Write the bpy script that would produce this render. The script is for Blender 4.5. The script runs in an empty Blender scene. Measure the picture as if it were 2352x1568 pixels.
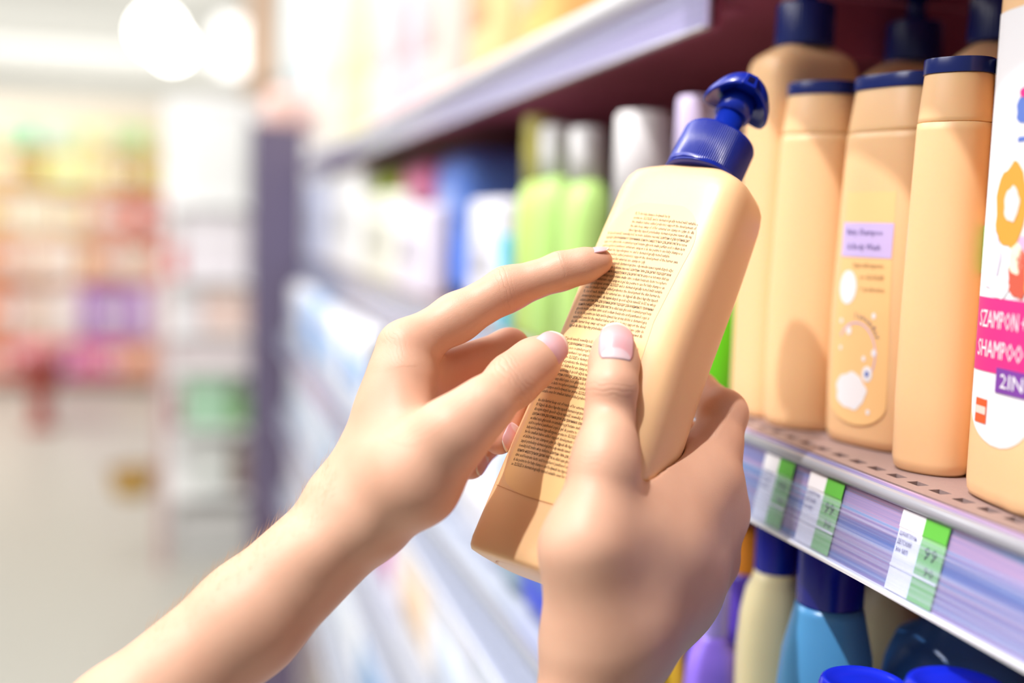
import bpy, bmesh, math, random
import numpy as np
from mathutils import Vector, Matrix
random.seed(7)
rng = np.random.default_rng(7)
SC = bpy.context.scene
COL = SC.collection

# ------------------------------------------------------------------ camera
FPX = 2600.0
CAM = np.array((0.0, 0.0, 1.40))
YAW, PITCH, ROLL = math.radians(15.72), math.radians(-5.80), math.radians(1.8)
R0 = np.array((math.cos(YAW), -math.sin(YAW), 0.0))
FW = np.array((math.sin(YAW) * math.cos(PITCH), math.cos(YAW) * math.cos(PITCH), math.sin(PITCH)))
U0 = np.cross(R0, FW)
RT = math.cos(ROLL) * R0 + math.sin(ROLL) * U0
UP = -math.sin(ROLL) * R0 + math.cos(ROLL) * U0
cd = bpy.data.cameras.new('camera')
cam = bpy.data.objects.new('camera', cd)
COL.objects.link(cam)
cd.sensor_width = 36.0
cd.lens = FPX / 2352 * 36.0
cd.clip_start = 0.02
cd.clip_end = 100
cd.dof.use_dof = True
cd.dof.focus_distance = 0.428
cd.dof.aperture_fstop = 2.7
M = Matrix(((RT[0], UP[0], -FW[0], CAM[0]), (RT[1], UP[1], -FW[1], CAM[1]), (RT[2], UP[2], -FW[2], CAM[2]), (0, 0, 0, 1)))
cam.matrix_world = M
SC.camera = cam

# ------------------------------------------------------------------ world, lights, exposure
SC.view_settings.view_transform = 'Standard'
SC.view_settings.look = 'None'
SC.view_settings.exposure = -0.08
SC.view_settings.gamma = 1.0
SC.view_settings.use_curve_mapping = False
wd = bpy.data.worlds.new('store_ambience')
SC.world = wd
wd.use_nodes = True
wb = wd.node_tree.nodes['Background']
wb.inputs[0].default_value = (1.0, 0.97, 0.95, 1)
wb.inputs[1].default_value = 0.26


def area_light(name, loc, target, size, power, col=(1, 1, 1), size_y=None):
    l = bpy.data.lights.new(name, 'AREA')
    l.energy = power
    l.color = col
    l.size = size
    if size_y:
        l.shape = 'RECTANGLE'
        l.size_y = size_y
    o = bpy.data.objects.new(name, l)
    COL.objects.link(o)
    o.location = loc
    o.rotation_euler = (Vector(target) - Vector(loc)).to_track_quat('-Z', 'Y').to_euler()
    return o


KEY_DIR = np.array((1.0, 0.55, -2.1))
KEY_DIR /= np.linalg.norm(KEY_DIR)
kl = bpy.data.lights.new('ceiling_spot', 'SPOT')
kl.energy = 225
kl.color = (1.0, 0.96, 0.95)
kl.shadow_soft_size = 0.026
kl.spot_size = math.radians(75)
kl.spot_blend = 0.6
ko = bpy.data.objects.new('ceiling_spot', kl)
COL.objects.link(ko)
ko.location = Vector((0.22, 0.42, 1.42)) - Vector(KEY_DIR) * 2.3
ko.rotation_euler = Vector(KEY_DIR).to_track_quat('-Z', 'Y').to_euler()
# added area lights without fixtures, soft fill aimed at shelves, rack and far hall
area_light('aisle_fill_light', (-1.4, 0.5, 3.4), (0.15, 0.5, 1.3), 1.2, 100, (1, 0.98, 0.98), 3.0)
area_light('aisle_fill_light', (-0.9, 2.7, 3.4), (0.2, 3.6, 1.1), 1.6, 95, (1, 0.98, 0.95), 3.0)
area_light('aisle_fill_light', (-2.5, 7.0, 3.7), (-1.2, 9.5, 1.0), 3.0, 230, (1, 0.98, 0.95), 3.0)
area_light('hall_fill_uplight', (-2.5, 14.0, 2.4), (-2.5, 14.2, 4.3), 9.0, 175, (1, 0.99, 0.97), 9.0)  # added unseen uplight, brightens the hall ceiling
area_light('hall_fill_uplight', (-2.5, 22.0, 2.4), (-2.5, 22.4, 4.3), 9.0, 175, (1, 0.99, 0.97), 9.0)  # second added uplight, for the far end of the ceiling
area_light('far_wall_fill', (-2.5, 21.0, 3.0), (-2.5, 28.0, 2.6), 8.0, 200, (1, 0.99, 0.97), 2.0)  # added unseen light that brightens the far wall

# ------------------------------------------------------------------ helpers: pixels of the photo to points on known planes


def ray(px, py):
    return ((px - 1176.0) / FPX) * RT + ((784.0 - py) / FPX) * UP + FW


def P(px, py, d):
    return CAM + ray(px, py) * d


def hit_x(px, py, X):
    r = ray(px, py)
    return CAM + r * ((X - CAM[0]) / r[0])


def hit_y(px, py, Y):
    r = ray(px, py)
    return CAM + r * ((Y - CAM[1]) / r[1])


def hit_z(px, py, Z):
    r = ray(px, py)
    return CAM + r * ((Z - CAM[2]) / r[2])


# ------------------------------------------------------------------ materials
MATS = {}


def mat(name, col, rough=0.5, spec=0.5, metal=0.0, sss=0.0, sss_r=(1, .3, .15), sss_s=0.004, noise=0.0, nscale=40, bump=0.0, bscale=200, coat=0.0, trans=0.0, emit=None):
    if name in MATS:
        return MATS[name]
    m = bpy.data.materials.new(name)
    m.use_nodes = True
    nt = m.node_tree
    b = nt.nodes['Principled BSDF']
    b.inputs['Base Color'].default_value = (*col, 1)
    b.inputs['Roughness'].default_value = rough
    b.inputs['Specular IOR Level'].default_value = spec
    b.inputs['Metallic'].default_value = metal
    b.inputs['Coat Weight'].default_value = coat
    b.inputs['Transmission Weight'].default_value = trans
    if sss:
        b.inputs['Subsurface Weight'].default_value = sss
        b.inputs['Subsurface Radius'].default_value = sss_r
        b.inputs['Subsurface Scale'].default_value = sss_s
    if emit:
        b.inputs['Emission Color'].default_value = (*col, 1)
        b.inputs['Emission Strength'].default_value = emit
    if noise or bump:
        tc = nt.nodes.new('ShaderNodeTexCoord')
    if noise:
        n = nt.nodes.new('ShaderNodeTexNoise')
        n.inputs['Scale'].default_value = nscale
        n.inputs['Detail'].default_value = 3
        nt.links.new(tc.outputs['Object'], n.inputs['Vector'])
        mx = nt.nodes.new('ShaderNodeMix')
        mx.data_type = 'RGBA'
        mx.inputs['A'].default_value = (*[c * (1 - noise) for c in col], 1)
        mx.inputs['B'].default_value = (*[min(1, c * (1 + noise)) for c in col], 1)
        nt.links.new(n.outputs['Fac'], mx.inputs['Factor'])
        nt.links.new(mx.outputs['Result'], b.inputs['Base Color'])
    if bump:
        n2 = nt.nodes.new('ShaderNodeTexNoise')
        n2.inputs['Scale'].default_value = bscale
        nt.links.new(tc.outputs['Object'], n2.inputs['Vector'])
        bp = nt.nodes.new('ShaderNodeBump')
        bp.inputs['Strength'].default_value = bump
        bp.inputs['Distance'].default_value = 0.001
        nt.links.new(n2.outputs['Fac'], bp.inputs['Height'])
        nt.links.new(bp.outputs['Normal'], b.inputs['Normal'])
    MATS[name] = m
    return m


def srgb(r, g, b):
    def f(c):
        c /= 255.0
        return c / 12.92 if c <= 0.04045 else ((c + 0.055) / 1.055) ** 2.4
    return (f(r), f(g), f(b))


PEACH = mat('peach_plastic', srgb(245, 200, 150), rough=0.36, spec=0.4, sss=0.25, sss_r=(1, .45, .2), sss_s=0.006)
PEACH_LABEL = mat('peach_label', srgb(249, 204, 142), rough=0.42, spec=0.4)
BLUE = mat('royal_blue_plastic', srgb(14, 40, 150), rough=0.24, spec=0.5)
NAVY = mat('navy_plastic', srgb(26, 42, 112), rough=0.22, spec=0.5)
INK = mat('brown_black_ink', srgb(52, 26, 20), rough=0.6)
INK_BLUE = mat('navy_ink', srgb(50, 42, 120), rough=0.6)
INK_TAN = mat('tan_ink', srgb(150, 110, 75), rough=0.6)
WHITE = mat('white_plastic', srgb(240, 240, 242), rough=0.4)
PAPER = mat('white_paper', srgb(242, 242, 246), rough=0.6)
LILAC = mat('lilac_print', srgb(206, 188, 240), rough=0.5)
MAGENTA = mat('magenta_print', srgb(222, 40, 130), rough=0.5)
PINK = mat('pink_print', srgb(240, 160, 205), rough=0.5)
GREEN_PAPER = mat('green_paper', srgb(96, 186, 66), rough=0.6)
SHELF = mat('shelf_mauve_metal', srgb(150, 128, 124), rough=0.42, spec=0.5, noise=0.06, nscale=300, bump=0.15, bscale=900)
PLUM = mat('shelf_plum_metal', srgb(165, 78, 102), rough=0.5, noise=0.05)
SLATE = mat('slate_panel', srgb(108, 98, 124), rough=0.55)


# ------------------------------------------------------------------ object helpers
def put(name, me, m=None, parent=None, smooth=True):
    if m is not None:
        for mm in (m if isinstance(m, (list, tuple)) else [m]):
            me.materials.append(mm)
    if smooth:
        me.polygons.foreach_set('use_smooth', [True] * len(me.polygons))
    o = bpy.data.objects.new(name, me)
    COL.objects.link(o)
    if parent is not None:
        o.parent = parent
    return o


def tag(o, label=None, cat=None, group=None, kind=None):
    if label:
        o['label'] = label
    if cat:
        o['category'] = cat
    if group:
        o['group'] = group
    if kind:
        o['kind'] = kind
    return o


def empty(name, loc, rz=0.0, label=None, cat=None, group=None):
    o = bpy.data.objects.new(name, None)
    o.empty_display_size = 0.02
    COL.objects.link(o)
    o.location = loc
    o.rotation_euler = (0, 0, rz)
    return tag(o, label, cat, group)


def bm_new(name, bm):
    me = bpy.data.meshes.new(name)
    bmesh.ops.recalc_face_normals(bm, faces=bm.faces)
    bm.to_mesh(me)
    bm.free()
    return me


def sup(a, b, n, z, N=48, ox=0.0, oy=0.0):
    out = []
    for i in range(N):
        t = 2 * math.pi * i / N
        c, s = math.cos(t), math.sin(t)
        out.append((ox + a * math.copysign(abs(c) ** (2 / n), c), oy + b * math.copysign(abs(s) ** (2 / n), s), z))
    return out


def loft(bm, rings, cap0=True, cap1=True, mi=0):
    vs = [[bm.verts.new(p) for p in r] for r in rings]
    N = len(rings[0])
    for i in range(len(vs) - 1):
        for j in range(N):
            f = bm.faces.new((vs[i][j], vs[i][(j + 1) % N], vs[i + 1][(j + 1) % N], vs[i + 1][j]))
            f.material_index = mi
    if cap0:
        bm.faces.new(vs[0][::-1]).material_index = mi
    if cap1:
        bm.faces.new(vs[-1]).material_index = mi
    return vs


def lathe(bm, prof, N=40, cap0=True, cap1=True, ox=0, oy=0):
    loft(bm, [sup(r, r, 2, z, N, ox, oy) for r, z in prof], cap0, cap1)


def lathe_me(name, prof, N=40, cap0=True, cap1=True, ox=0, oy=0):
    bm = bmesh.new()
    lathe(bm, prof, N, cap0, cap1, ox, oy)
    return bm_new(name, bm)


def loft_me(name, rings, cap0=True, cap1=True):
    bm = bmesh.new()
    loft(bm, rings, cap0, cap1)
    return bm_new(name, bm)


def box_bm(bm, c, s, bev=0.0, seg=2):
    r = bmesh.ops.create_cube(bm, size=1.0)
    for v in r['verts']:
        v.co = Vector((c[0] + v.co.x * s[0], c[1] + v.co.y * s[1], c[2] + v.co.z * s[2]))
    if bev:
        es = list({e for v in r['verts'] for e in v.link_edges})
        bmesh.ops.bevel(bm, geom=es, offset=bev, segments=seg, profile=0.6, affect='EDGES')


def box_me(name, c, s, bev=0.0, seg=2):
    bm = bmesh.new()
    box_bm(bm, c, s, bev, seg)
    return bm_new(name, bm)


def flat_shade_by_angle(o, deg=35):
    md = o.modifiers.new('edges', 'EDGE_SPLIT')
    md.split_angle = math.radians(deg)
    return o


# text as mesh triangles: returns verts (N,2) normalised to width 1 x height 1 em, and faces
_TXT = {}


def text_geo(s, res=1):
    if (s, res) in _TXT:
        return _TXT[(s, res)]
    cu = bpy.data.curves.new('txt', 'FONT')
    cu.body = s
    cu.size = 1.0
    cu.resolution_u = res
    o = bpy.data.objects.new('txt', cu)
    me = o.to_mesh()
    v = np.zeros(len(me.vertices) * 3)
    me.vertices.foreach_get('co', v)
    v = v.reshape(-1, 3)[:, :2].copy()
    f = [tuple(p.vertices) for p in me.polygons]
    o.to_mesh_clear()
    bpy.data.objects.remove(o)
    bpy.data.curves.remove(cu)
    _TXT[(s, res)] = (v, f)
    return v, f


def text_mesh(name, lines, mapper, res=1):
    """lines: (text, x0, x1, y_base, height[, bold]); mapper(x, y) -> 3D point"""
    V, F = [], []
    for L in lines:
        s, x0, x1, y, h = L[:5]
        v, f = text_geo(s, res)
        if len(v) == 0:
            continue
        w = v[:, 0].max() - v[:, 0].min()
        xs = x0 + (v[:, 0] - v[:, 0].min()) / max(w, 1e-6) * (x1 - x0)
        ys = y + v[:, 1] * h
        b = len(V)
        for a, c in zip(xs, ys):
            V.append(mapper(a, c))
        F += [tuple(b + i for i in ff) for ff in f]
    me = bpy.data.meshes.new(name)
    me.from_pydata([tuple(p) for p in V], [], F)
    return me


# ================================================================== THE SHOP
ZS = CAM[2] - 0.0924          # top of the shelf the bottles stand on
XF = 0.253                    # front edge of that shelf
XB = 0.66                     # back of the shelving
Y_END = 0.552                 # joint between the two shelving bays
Y_FAR = 2.75

# --- floor, ceiling, far wall
fl = put('floor', box_me('floor', (-3, 11, -0.05), (26, 40, 0.1)), mat('floor_vinyl', srgb(198, 196, 186), rough=0.35, noise=0.05, nscale=0.6), smooth=False)
tag(fl, 'pale beige polished shop floor', 'floor', kind='structure')
ce = put('ceiling', box_me('ceiling', (-3, 17, 4.3), (26, 22, 0.1)), mat('ceiling_white', srgb(226, 225, 220), rough=0.8, noise=0.04, nscale=1.0), smooth=False)
tag(ce, 'white shop ceiling', 'ceiling', kind='structure')
wf = put('wall_far', box_me('wall_far', (-3, 28, 2.1), (26, 0.2, 4.4)), mat('wall_white', srgb(232, 230, 224), rough=0.8, noise=0.03, nscale=1.0), smooth=False)
tag(wf, 'pale far wall of the shop', 'wall', kind='structure')


# --- shelf boards
def shelf_board(name, x0, x1, y0, y1, ztop, th, m, parent, slots=False):
    bm = bmesh.new()
    if not slots:
        box_bm(bm, ((x0 + x1) / 2, (y0 + y1) / 2, ztop - th / 2), (x1 - x0, y1 - y0, th), 0.002, 2)
        return put(name, bm_new(name, bm), m, parent, smooth=False)
    xs = [x0, x0 + 0.0062, x0 + 0.0112, x1]
    pitch, wid = 0.0135, 0.0074
    ys = [y0]
    y = y0 + 0.004
    while y + pitch < y1:
        ys += [y, y + wid]
        y += pitch
    ys.append(y1)
    grid = [[bm.verts.new((x, yy, ztop)) for yy in ys] for x in xs]
    faces = []
    for i in range(3):
        for j in range(len(ys) - 1):
            if i == 1 and j % 2 == 1:
                continue
            faces.append(bm.faces.new((grid[i][j], grid[i + 1][j], grid[i + 1][j + 1], grid[i][j + 1])))
    r = bmesh.ops.extrude_face_region(bm, geom=faces)
    for v in [g for g in r['geom'] if isinstance(g, bmesh.types.BMVert)]:
        v.co.z -= th
    return put(name, bm_new(name, bm), m, parent, smooth=False)


def plastic_cover():
    m = bpy.data.materials.new('clear_tinted_pvc')
    m.use_nodes = True
    nt = m.node_tree
    nt.nodes.clear()
    out = nt.nodes.new('ShaderNodeOutputMaterial')
    tr = nt.nodes.new('ShaderNodeBsdfTransparent')
    tr.inputs[0].default_value = (0.93, 0.95, 1.0, 1)
    gl = nt.nodes.new('ShaderNodeBsdfGlossy')
    gl.inputs['Roughness'].default_value = 0.10
    df = nt.nodes.new('ShaderNodeBsdfDiffuse')
    df.inputs[0].default_value = (*srgb(214, 220, 240), 1)
    m1 = nt.nodes.new('ShaderNodeMixShader')
    m2 = nt.nodes.new('ShaderNodeMixShader')
    fr = nt.nodes.new('ShaderNodeFresnel')
    fr.inputs[0].default_value = 1.5
    tc = nt.nodes.new('ShaderNodeTexCoord')
    mp = nt.nodes.new('ShaderNodeMapping')
    mp.inputs['Scale'].default_value = (90, 3.0, 900)
    ns = nt.nodes.new('ShaderNodeTexNoise')
    ns.inputs['Scale'].default_value = 1.0
    ns.inputs['Detail'].default_value = 3
    nt.links.new(tc.outputs['Object'], mp.inputs[0])
    nt.links.new(mp.outputs[0], ns.inputs['Vector'])
    bp = nt.nodes.new('ShaderNodeBump')
    bp.inputs['Strength'].default_value = 0.12
    bp.inputs['Distance'].default_value = 0.0006
    nt.links.new(ns.outputs['Fac'], bp.inputs['Height'])
    nt.links.new(bp.outputs[0], gl.inputs['Normal'])
    nt.links.new(bp.outputs[0], fr.inputs['Normal'])
    # whitish haze of the plastic, streaked to paint in its reflections
    rp = nt.nodes.new('ShaderNodeMapRange')
    rp.inputs['From Min'].default_value = 0.42
    rp.inputs['From Max'].default_value = 0.7
    rp.inputs['To Min'].default_value = 0.03
    rp.inputs['To Max'].default_value = 0.28
    nt.links.new(ns.outputs['Fac'], rp.inputs['Value'])
    nt.links.new(rp.outputs[0], m1.inputs[0])
    nt.links.new(tr.outputs[0], m1.inputs[1])
    nt.links.new(df.outputs[0], m1.inputs[2])
    ge = nt.nodes.new('ShaderNodeNewGeometry')
    iv = nt.nodes.new('ShaderNodeMath')
    iv.operation = 'SUBTRACT'
    iv.inputs[0].default_value = 1.0
    nt.links.new(ge.outputs['Backfacing'], iv.inputs[1])
    ml = nt.nodes.new('ShaderNodeMath')
    ml.operation = 'MULTIPLY'
    nt.links.new(fr.outputs[0], ml.inputs[0])
    nt.links.new(iv.outputs[0], ml.inputs[1])
    nt.links.new(ml.outputs[0], m2.inputs[0])
    nt.links.new(m1.outputs[0], m2.inputs[1])
    nt.links.new(gl.outputs[0], m2.inputs[2])
    nt.links.new(m2.outputs[0], out.inputs[0])
    return m


def reflection_strip(name, cols):
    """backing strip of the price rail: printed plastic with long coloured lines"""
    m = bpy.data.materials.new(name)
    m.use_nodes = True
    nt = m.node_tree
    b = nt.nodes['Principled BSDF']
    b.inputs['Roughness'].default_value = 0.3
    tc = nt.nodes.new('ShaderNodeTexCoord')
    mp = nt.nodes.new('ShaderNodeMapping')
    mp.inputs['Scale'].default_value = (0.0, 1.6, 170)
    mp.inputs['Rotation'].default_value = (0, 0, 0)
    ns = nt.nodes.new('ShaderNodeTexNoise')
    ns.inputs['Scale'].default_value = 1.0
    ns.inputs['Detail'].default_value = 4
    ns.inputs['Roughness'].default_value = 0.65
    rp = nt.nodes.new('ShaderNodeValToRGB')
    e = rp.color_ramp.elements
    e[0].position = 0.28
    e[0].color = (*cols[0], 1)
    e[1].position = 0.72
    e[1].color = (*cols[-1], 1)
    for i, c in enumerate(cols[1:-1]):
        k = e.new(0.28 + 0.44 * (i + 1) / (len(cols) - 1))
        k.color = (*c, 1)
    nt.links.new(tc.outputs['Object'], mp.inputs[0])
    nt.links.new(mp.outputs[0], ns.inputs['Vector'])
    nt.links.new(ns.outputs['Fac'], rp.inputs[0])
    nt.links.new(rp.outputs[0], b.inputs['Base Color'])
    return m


COVER = plastic_cover()
STRIP = reflection_strip('rail_backing_strip', [srgb(44, 72, 140), srgb(92, 128, 190), srgb(124, 128, 180), srgb(176, 150, 186), srgb(96, 150, 200), srgb(120, 124, 176)])  # bluish backing, reflections painted in as coloured streaks
STRIP_PALE = mat('rail_backing_lavender', srgb(196, 178, 208), rough=0.4)
LIP = mat('clear_rail_lip', srgb(150, 152, 160), rough=0.12, spec=0.6, coat=0.4)
RAIL_W = mat('rail_white_edge', srgb(236, 236, 240), rough=0.25)


def extr_y(name, prof, y0, y1, m, parent, smooth=True):
    """profile of (x, z) points swept along y, closed"""
    bm = bmesh.new()
    loft(bm, [[(x, y0, z) for x, z in prof], [(x, y1, z) for x, z in prof]])
    o = put(name, bm_new(name, bm), m, parent, smooth)
    if smooth:
        flat_shade_by_angle(o, 40)
    return o


def bar(x, z, dx, dz):
    return [(x - dx, z - dz), (x + dx, z - dz), (x + dx, z + dz), (x - dx, z + dz)]


def rail(parent, x, ztop, y0, y1, h, tilt, backing, cover_top=0.0075, r=0.0042, lip_m=None, lip_z=0.0015):
    """price rail hanging from a shelf's front edge; leans out by tilt at the foot"""
    t = 0.0011
    zt, zb = ztop - 0.004, ztop - h
    xb = x - tilt
    n = 10
    lip = [(x - 0.001 + r * math.cos(a), lip_z + 0.8 * r * math.sin(a)) for a in [2 * math.pi * i / 14 for i in range(14)]]
    rl = extr_y('price_rail', [(x - 0.0005, zt), (x + t, zt), (xb + t, zb), (xb - 0.0005, zb)], y0, y1, backing, parent, False)
    extr_y('rail_lip', lip, y0, y1, lip_m or LIP, rl)
    extr_y('clear_cover', [(x - 0.0034 - tilt * cover_top / h, ztop - cover_top), (x - 0.0028 - tilt * cover_top / h, ztop - cover_top), (xb - 0.0024, zb), (xb - 0.0030, zb)], y0, y1, COVER, rl, False)
    extr_y('rail_foot', bar(xb - 0.0015, zb, 0.0022, 0.0006), y0, y1, RAIL_W, rl, False)
    return rl


def shelf(label, x0, y0, y1, ztop, th=0.03, slots=False, h=0.046, tilt=0.006, backing=None, m=None, under=PLUM, group=None, xback=None, end=False, cover_top=0.0075, r=0.0042, lip_m=None, lip_z=0.0015):
    t = empty('store_shelf', (x0, y0, ztop))
    tag(t, label, 'shelf', group)
    off = np.array((x0, y0, ztop))
    xb_ = (xback or XB)
    o = shelf_board('board', 0.003, xb_ - x0, 0, y1 - y0, 0.0, 0.0022, m or SHELF, t, slots)
    # folded front edge and two brackets under the board
    bm = bmesh.new()
    box_bm(bm, (0.006, (y1 - y0) / 2, -0.0022 - th / 2), (0.003, y1 - y0, th))
    put('front_edge', bm_new('front_edge', bm), under, t, False)
    bm = bmesh.new()
    box_bm(bm, ((xb_ - x0) / 2 + 0.01, (y1 - y0) / 2, -0.006), ((xb_ - x0) - 0.022, y1 - y0 - 0.002, 0.007))
    box_bm(bm, (0.012, (y1 - y0) / 2, -0.021), (0.020, y1 - y0 - 0.002, 0.002))  # channel added below the slots to block light and keep them dark
    put('underside', bm_new('underside', bm), under, t, False)
    for yy in (0.002, y1 - y0 - 0.002):
        bm = bmesh.new()
        box_bm(bm, ((xb_ - x0) / 2 + 0.02, yy, -0.012 - th / 2), ((xb_ - x0) - 0.06, 0.003, th))
        put('bracket', bm_new('bracket', bm), under, t, False)
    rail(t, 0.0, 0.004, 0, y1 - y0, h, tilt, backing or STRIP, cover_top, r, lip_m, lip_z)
    return t


# near bay: the shelf of peach bottles, the shelf above it and the shelf below
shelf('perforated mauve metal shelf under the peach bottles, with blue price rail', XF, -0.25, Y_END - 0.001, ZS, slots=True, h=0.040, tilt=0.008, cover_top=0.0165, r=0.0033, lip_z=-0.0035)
shelf('dark plum shelf above the peach bottles, shading them', 0.216, -0.3, Y_END - 0.001, CAM[2] + 0.195, h=0.03, tilt=0.0, m=PLUM, backing=STRIP_PALE)
Z3 = CAM[2] - 0.372
shelf('shelf under the blue and cream bottles at the bottom right', 0.20, -0.25, Y_END - 0.001, Z3, h=0.046)
# far bay
ZU = CAM[2] + 0.138
shelf('upper shelf of the far bay with white shiny edge and lavender price rail', 0.256, Y_END, Y_FAR, ZU, h=0.036, tilt=0.0, backing=STRIP_PALE, m=SHELF, r=0.0085, lip_m=RAIL_W, cover_top=0.012)
shelf('middle shelf of the far bay holding green bottles and white packs', XF, Y_END, Y_FAR, ZS, h=0.046, tilt=0.010, backing=mat('rail_grey', srgb(190, 194, 206), rough=0.3))
RGREY = mat('rail_grey', (1, 1, 1))
SGREY = mat('shelf_grey', srgb(170, 176, 188), rough=0.4)
ZL2, ZL3, ZL4 = CAM[2] - 0.262, CAM[2] - 0.445, CAM[2] - 0.64
shelf('third shelf of the far bay, behind the bent knuckle, holding blue and white packs', 0.20, Y_END, Y_FAR, ZL2, h=0.040, backing=RGREY, m=SGREY, th=0.02)
shelf('fourth shelf of the far bay, grey railed, seen under the base of the held bottle', 0.20, Y_END, Y_FAR, ZL3, h=0.040, backing=RGREY, m=SGREY, th=0.02)
shelf('lowest visible shelf of the far bay, seen under the forearm', 0.20, Y_END, Y_FAR, ZL4, h=0.040, backing=RGREY, m=SGREY, th=0.02)
bp = put('shelving_back_panel', box_me('shelving_back_panel', (XB + 0.01, (Y_FAR - 0.4) / 2, 1.0), (0.02, Y_FAR + 0.4, 2.0)), PLUM, smooth=False)
tag(bp, 'dark plum back panel behind the shelves', 'panel')
y_e = Y_FAR + 0.012
e0, e1 = hit_y(577, 700, y_e)[0], hit_y(697, 700, y_e)[0]
ztp = hit_y(640, 288, y_e)[2]
ep = empty('shelving_end_upright', ((e0 + e1) / 2, y_e + 0.03, 0), 0, 'dark slate upright panel closing the far end of the shelves', 'upright')
put('panel', box_me('panel', (0, 0, ztp / 2), (e1 - e0, 0.04, ztp), 0.004), SLATE, ep, False)
put('cap_strip', box_me('cap_strip', (0, 0, ztp + 0.004), (e1 - e0 + 0.006, 0.046, 0.008), 0.002), mat('slate_cap', srgb(190, 160, 160), rough=0.5), ep, False)
put('kick_plate', box_me('kick_plate', (0, -0.024, 0.06), (e1 - e0, 0.006, 0.12)), mat('slate_dark', srgb(52, 56, 78), rough=0.5), ep, False)


# ================================================================== PEACH BOTTLES ON THE SHELF
def shampoo_meshes(a=0.0165, b=0.024, H=0.112, n=2.4):
    body = loft_me('bottle_body', [sup(a * k, b * k, n, z) for k, z in ((0.86, 0.0), (0.95, 0.0012), (1.0, 0.005), (1.03, 0.03), (1.03, 0.06), (0.99, 0.095), (0.935, H + 0.017), (0.925, H + 0.020), (0.90, H + 0.0202))])
    z0 = H + 0.0203
    cap = loft_me('cap', [sup(a * k, b * k, n - 0.1, z) for k, z in ((0.895, z0), (0.925, z0 + 0.0004), (0.918, z0 + 0.002), (0.835, z0 + 0.018), (0.825, z0 + 0.0185))])
    band = loft_me('cap_band', [sup(a * k, b * k, n - 0.1, z) for k, z in ((0.83, z0 + 0.0186), (0.865, z0 + 0.0187), (0.87, z0 + 0.0195), (0.866, z0 + 0.0238), (0.855, z0 + 0.0244), (0.83, z0 + 0.0242))])
    return body, cap, band


def front_pt(a, b, n, off):
    """maps (s, z) on the bottle's front (-y) to a point slightly proud of the surface; a, b functions of z"""
    def f(s, z):
        aa, bb = a(z), b(z)
        q = min(0.999, abs(s) / aa)
        return (s, -(bb * (1 - q ** n) ** (1 / n)) - off, z)
    return f


def patch(name, x0, x1, outline, fpt, mi=None, nx=24, nz=40, m=None, parent=None):
    """outline(z)->(xl,xr) between z range x0..x1; makes a thin sheet following the surface"""
    bm = bmesh.new()
    rows = []
    for k in range(nz + 1):
        z = x0 + (x1 - x0) * k / nz
        xl, xr = outline(z)
        rows.append([bm.verts.new(fpt(xl + (xr - xl) * i / nx, z)) for i in range(nx + 1)])
    for k in range(nz):
        for i in range(nx):
            bm.faces.new((rows[k][i], rows[k][i + 1], rows[k + 1][i + 1], rows[k + 1][i]))
    return put(name, bm_new(name, bm), m, parent)


def disc(name, cx, cz, rx, rz, fpt, m, parent, N=28, wob=0.0):
    bm = bmesh.new()
    c = bm.verts.new(fpt(cx, cz))
    rings = []
    for k in (0.5, 1.0):
        ring = []
        for i in range(N):
            t = 2 * math.pi * i / N
            q = 1 + wob * math.sin(5 * t + 1) + wob * 0.6 * math.sin(9 * t)
            ring.append(bm.verts.new(fpt(cx + k * rx * q * math.cos(t), cz + k * rz * q * math.sin(t))))
        rings.append(ring)
    for i in range(N):
        bm.faces.new((c, rings[0][i], rings[0][(i + 1) % N]))
        bm.faces.new((rings[0][i], rings[1][i], rings[1][(i + 1) % N], rings[0][(i + 1) % N]))
    return put(name, bm_new(name, bm), m, parent)


def arc_band(name, cx, cz, r0, r1, t0, t1, fpt, m, parent, n=30):
    bm = bmesh.new()
    va = []
    for i in range(n + 1):
        t = t0 + (t1 - t0) * i / n
        va.append([bm.verts.new(fpt(cx + r * math.cos(t), cz + 1.25 * r * math.sin(t))) for r in (r0, r1)])
    for i in range(n):
        bm.faces.new((va[i][0], va[i][1], va[i + 1][1], va[i + 1][0]))
    return put(name, bm_new(name, bm), m, parent)


def to_cam_rz(p):
    """z rotation that turns a thing's -y side towards the camera"""
    return math.atan2(p[1] - CAM[1], p[0] - CAM[0]) - math.pi / 2


def shampoo(px, py, label, turn, a=0.0165, b=0.024, H=0.112, n=2.4):
    p = hit_z(px, py, ZS)
    t = empty('shampoo_bottle', (p[0], p[1], ZS + 0.0003), to_cam_rz(p) + turn, label, 'bottle', 'peach shampoo bottles on the shelf')
    mb, mc, mn = shampoo_meshes(a, b, H, n)
    put('bottle_body', mb, PEACH, t)
    put('cap', mc, PEACH, t)
    o = put('cap_band', mn, NAVY, t)
    flat_shade_by_angle(o)
    return t


def collar_me(r=0.0150, h=0.019, ribs=64, N=384, amp=0.00028):
    rings = []
    for k, z in ((0.80, -0.0004), (1.0, 0.0), (1.0, 0.0012), (1.0, 0.0016), (0.985, h - 0.0014), (0.965, h - 0.0003), (0.93, h), (0.5, h + 0.0002)):
        ring = []
        ribbed = 0.0014 < z < h - 0.0008
        for i in range(N):
            t = 2 * math.pi * i / N
            rr = r * k + (amp * (abs(math.sin(ribs * t / 2)) - 0.5) if ribbed else 0)
            ring.append((rr * math.cos(t), rr * math.sin(t), z))
        rings.append(ring)
    return loft_me('collar', rings)


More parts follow.
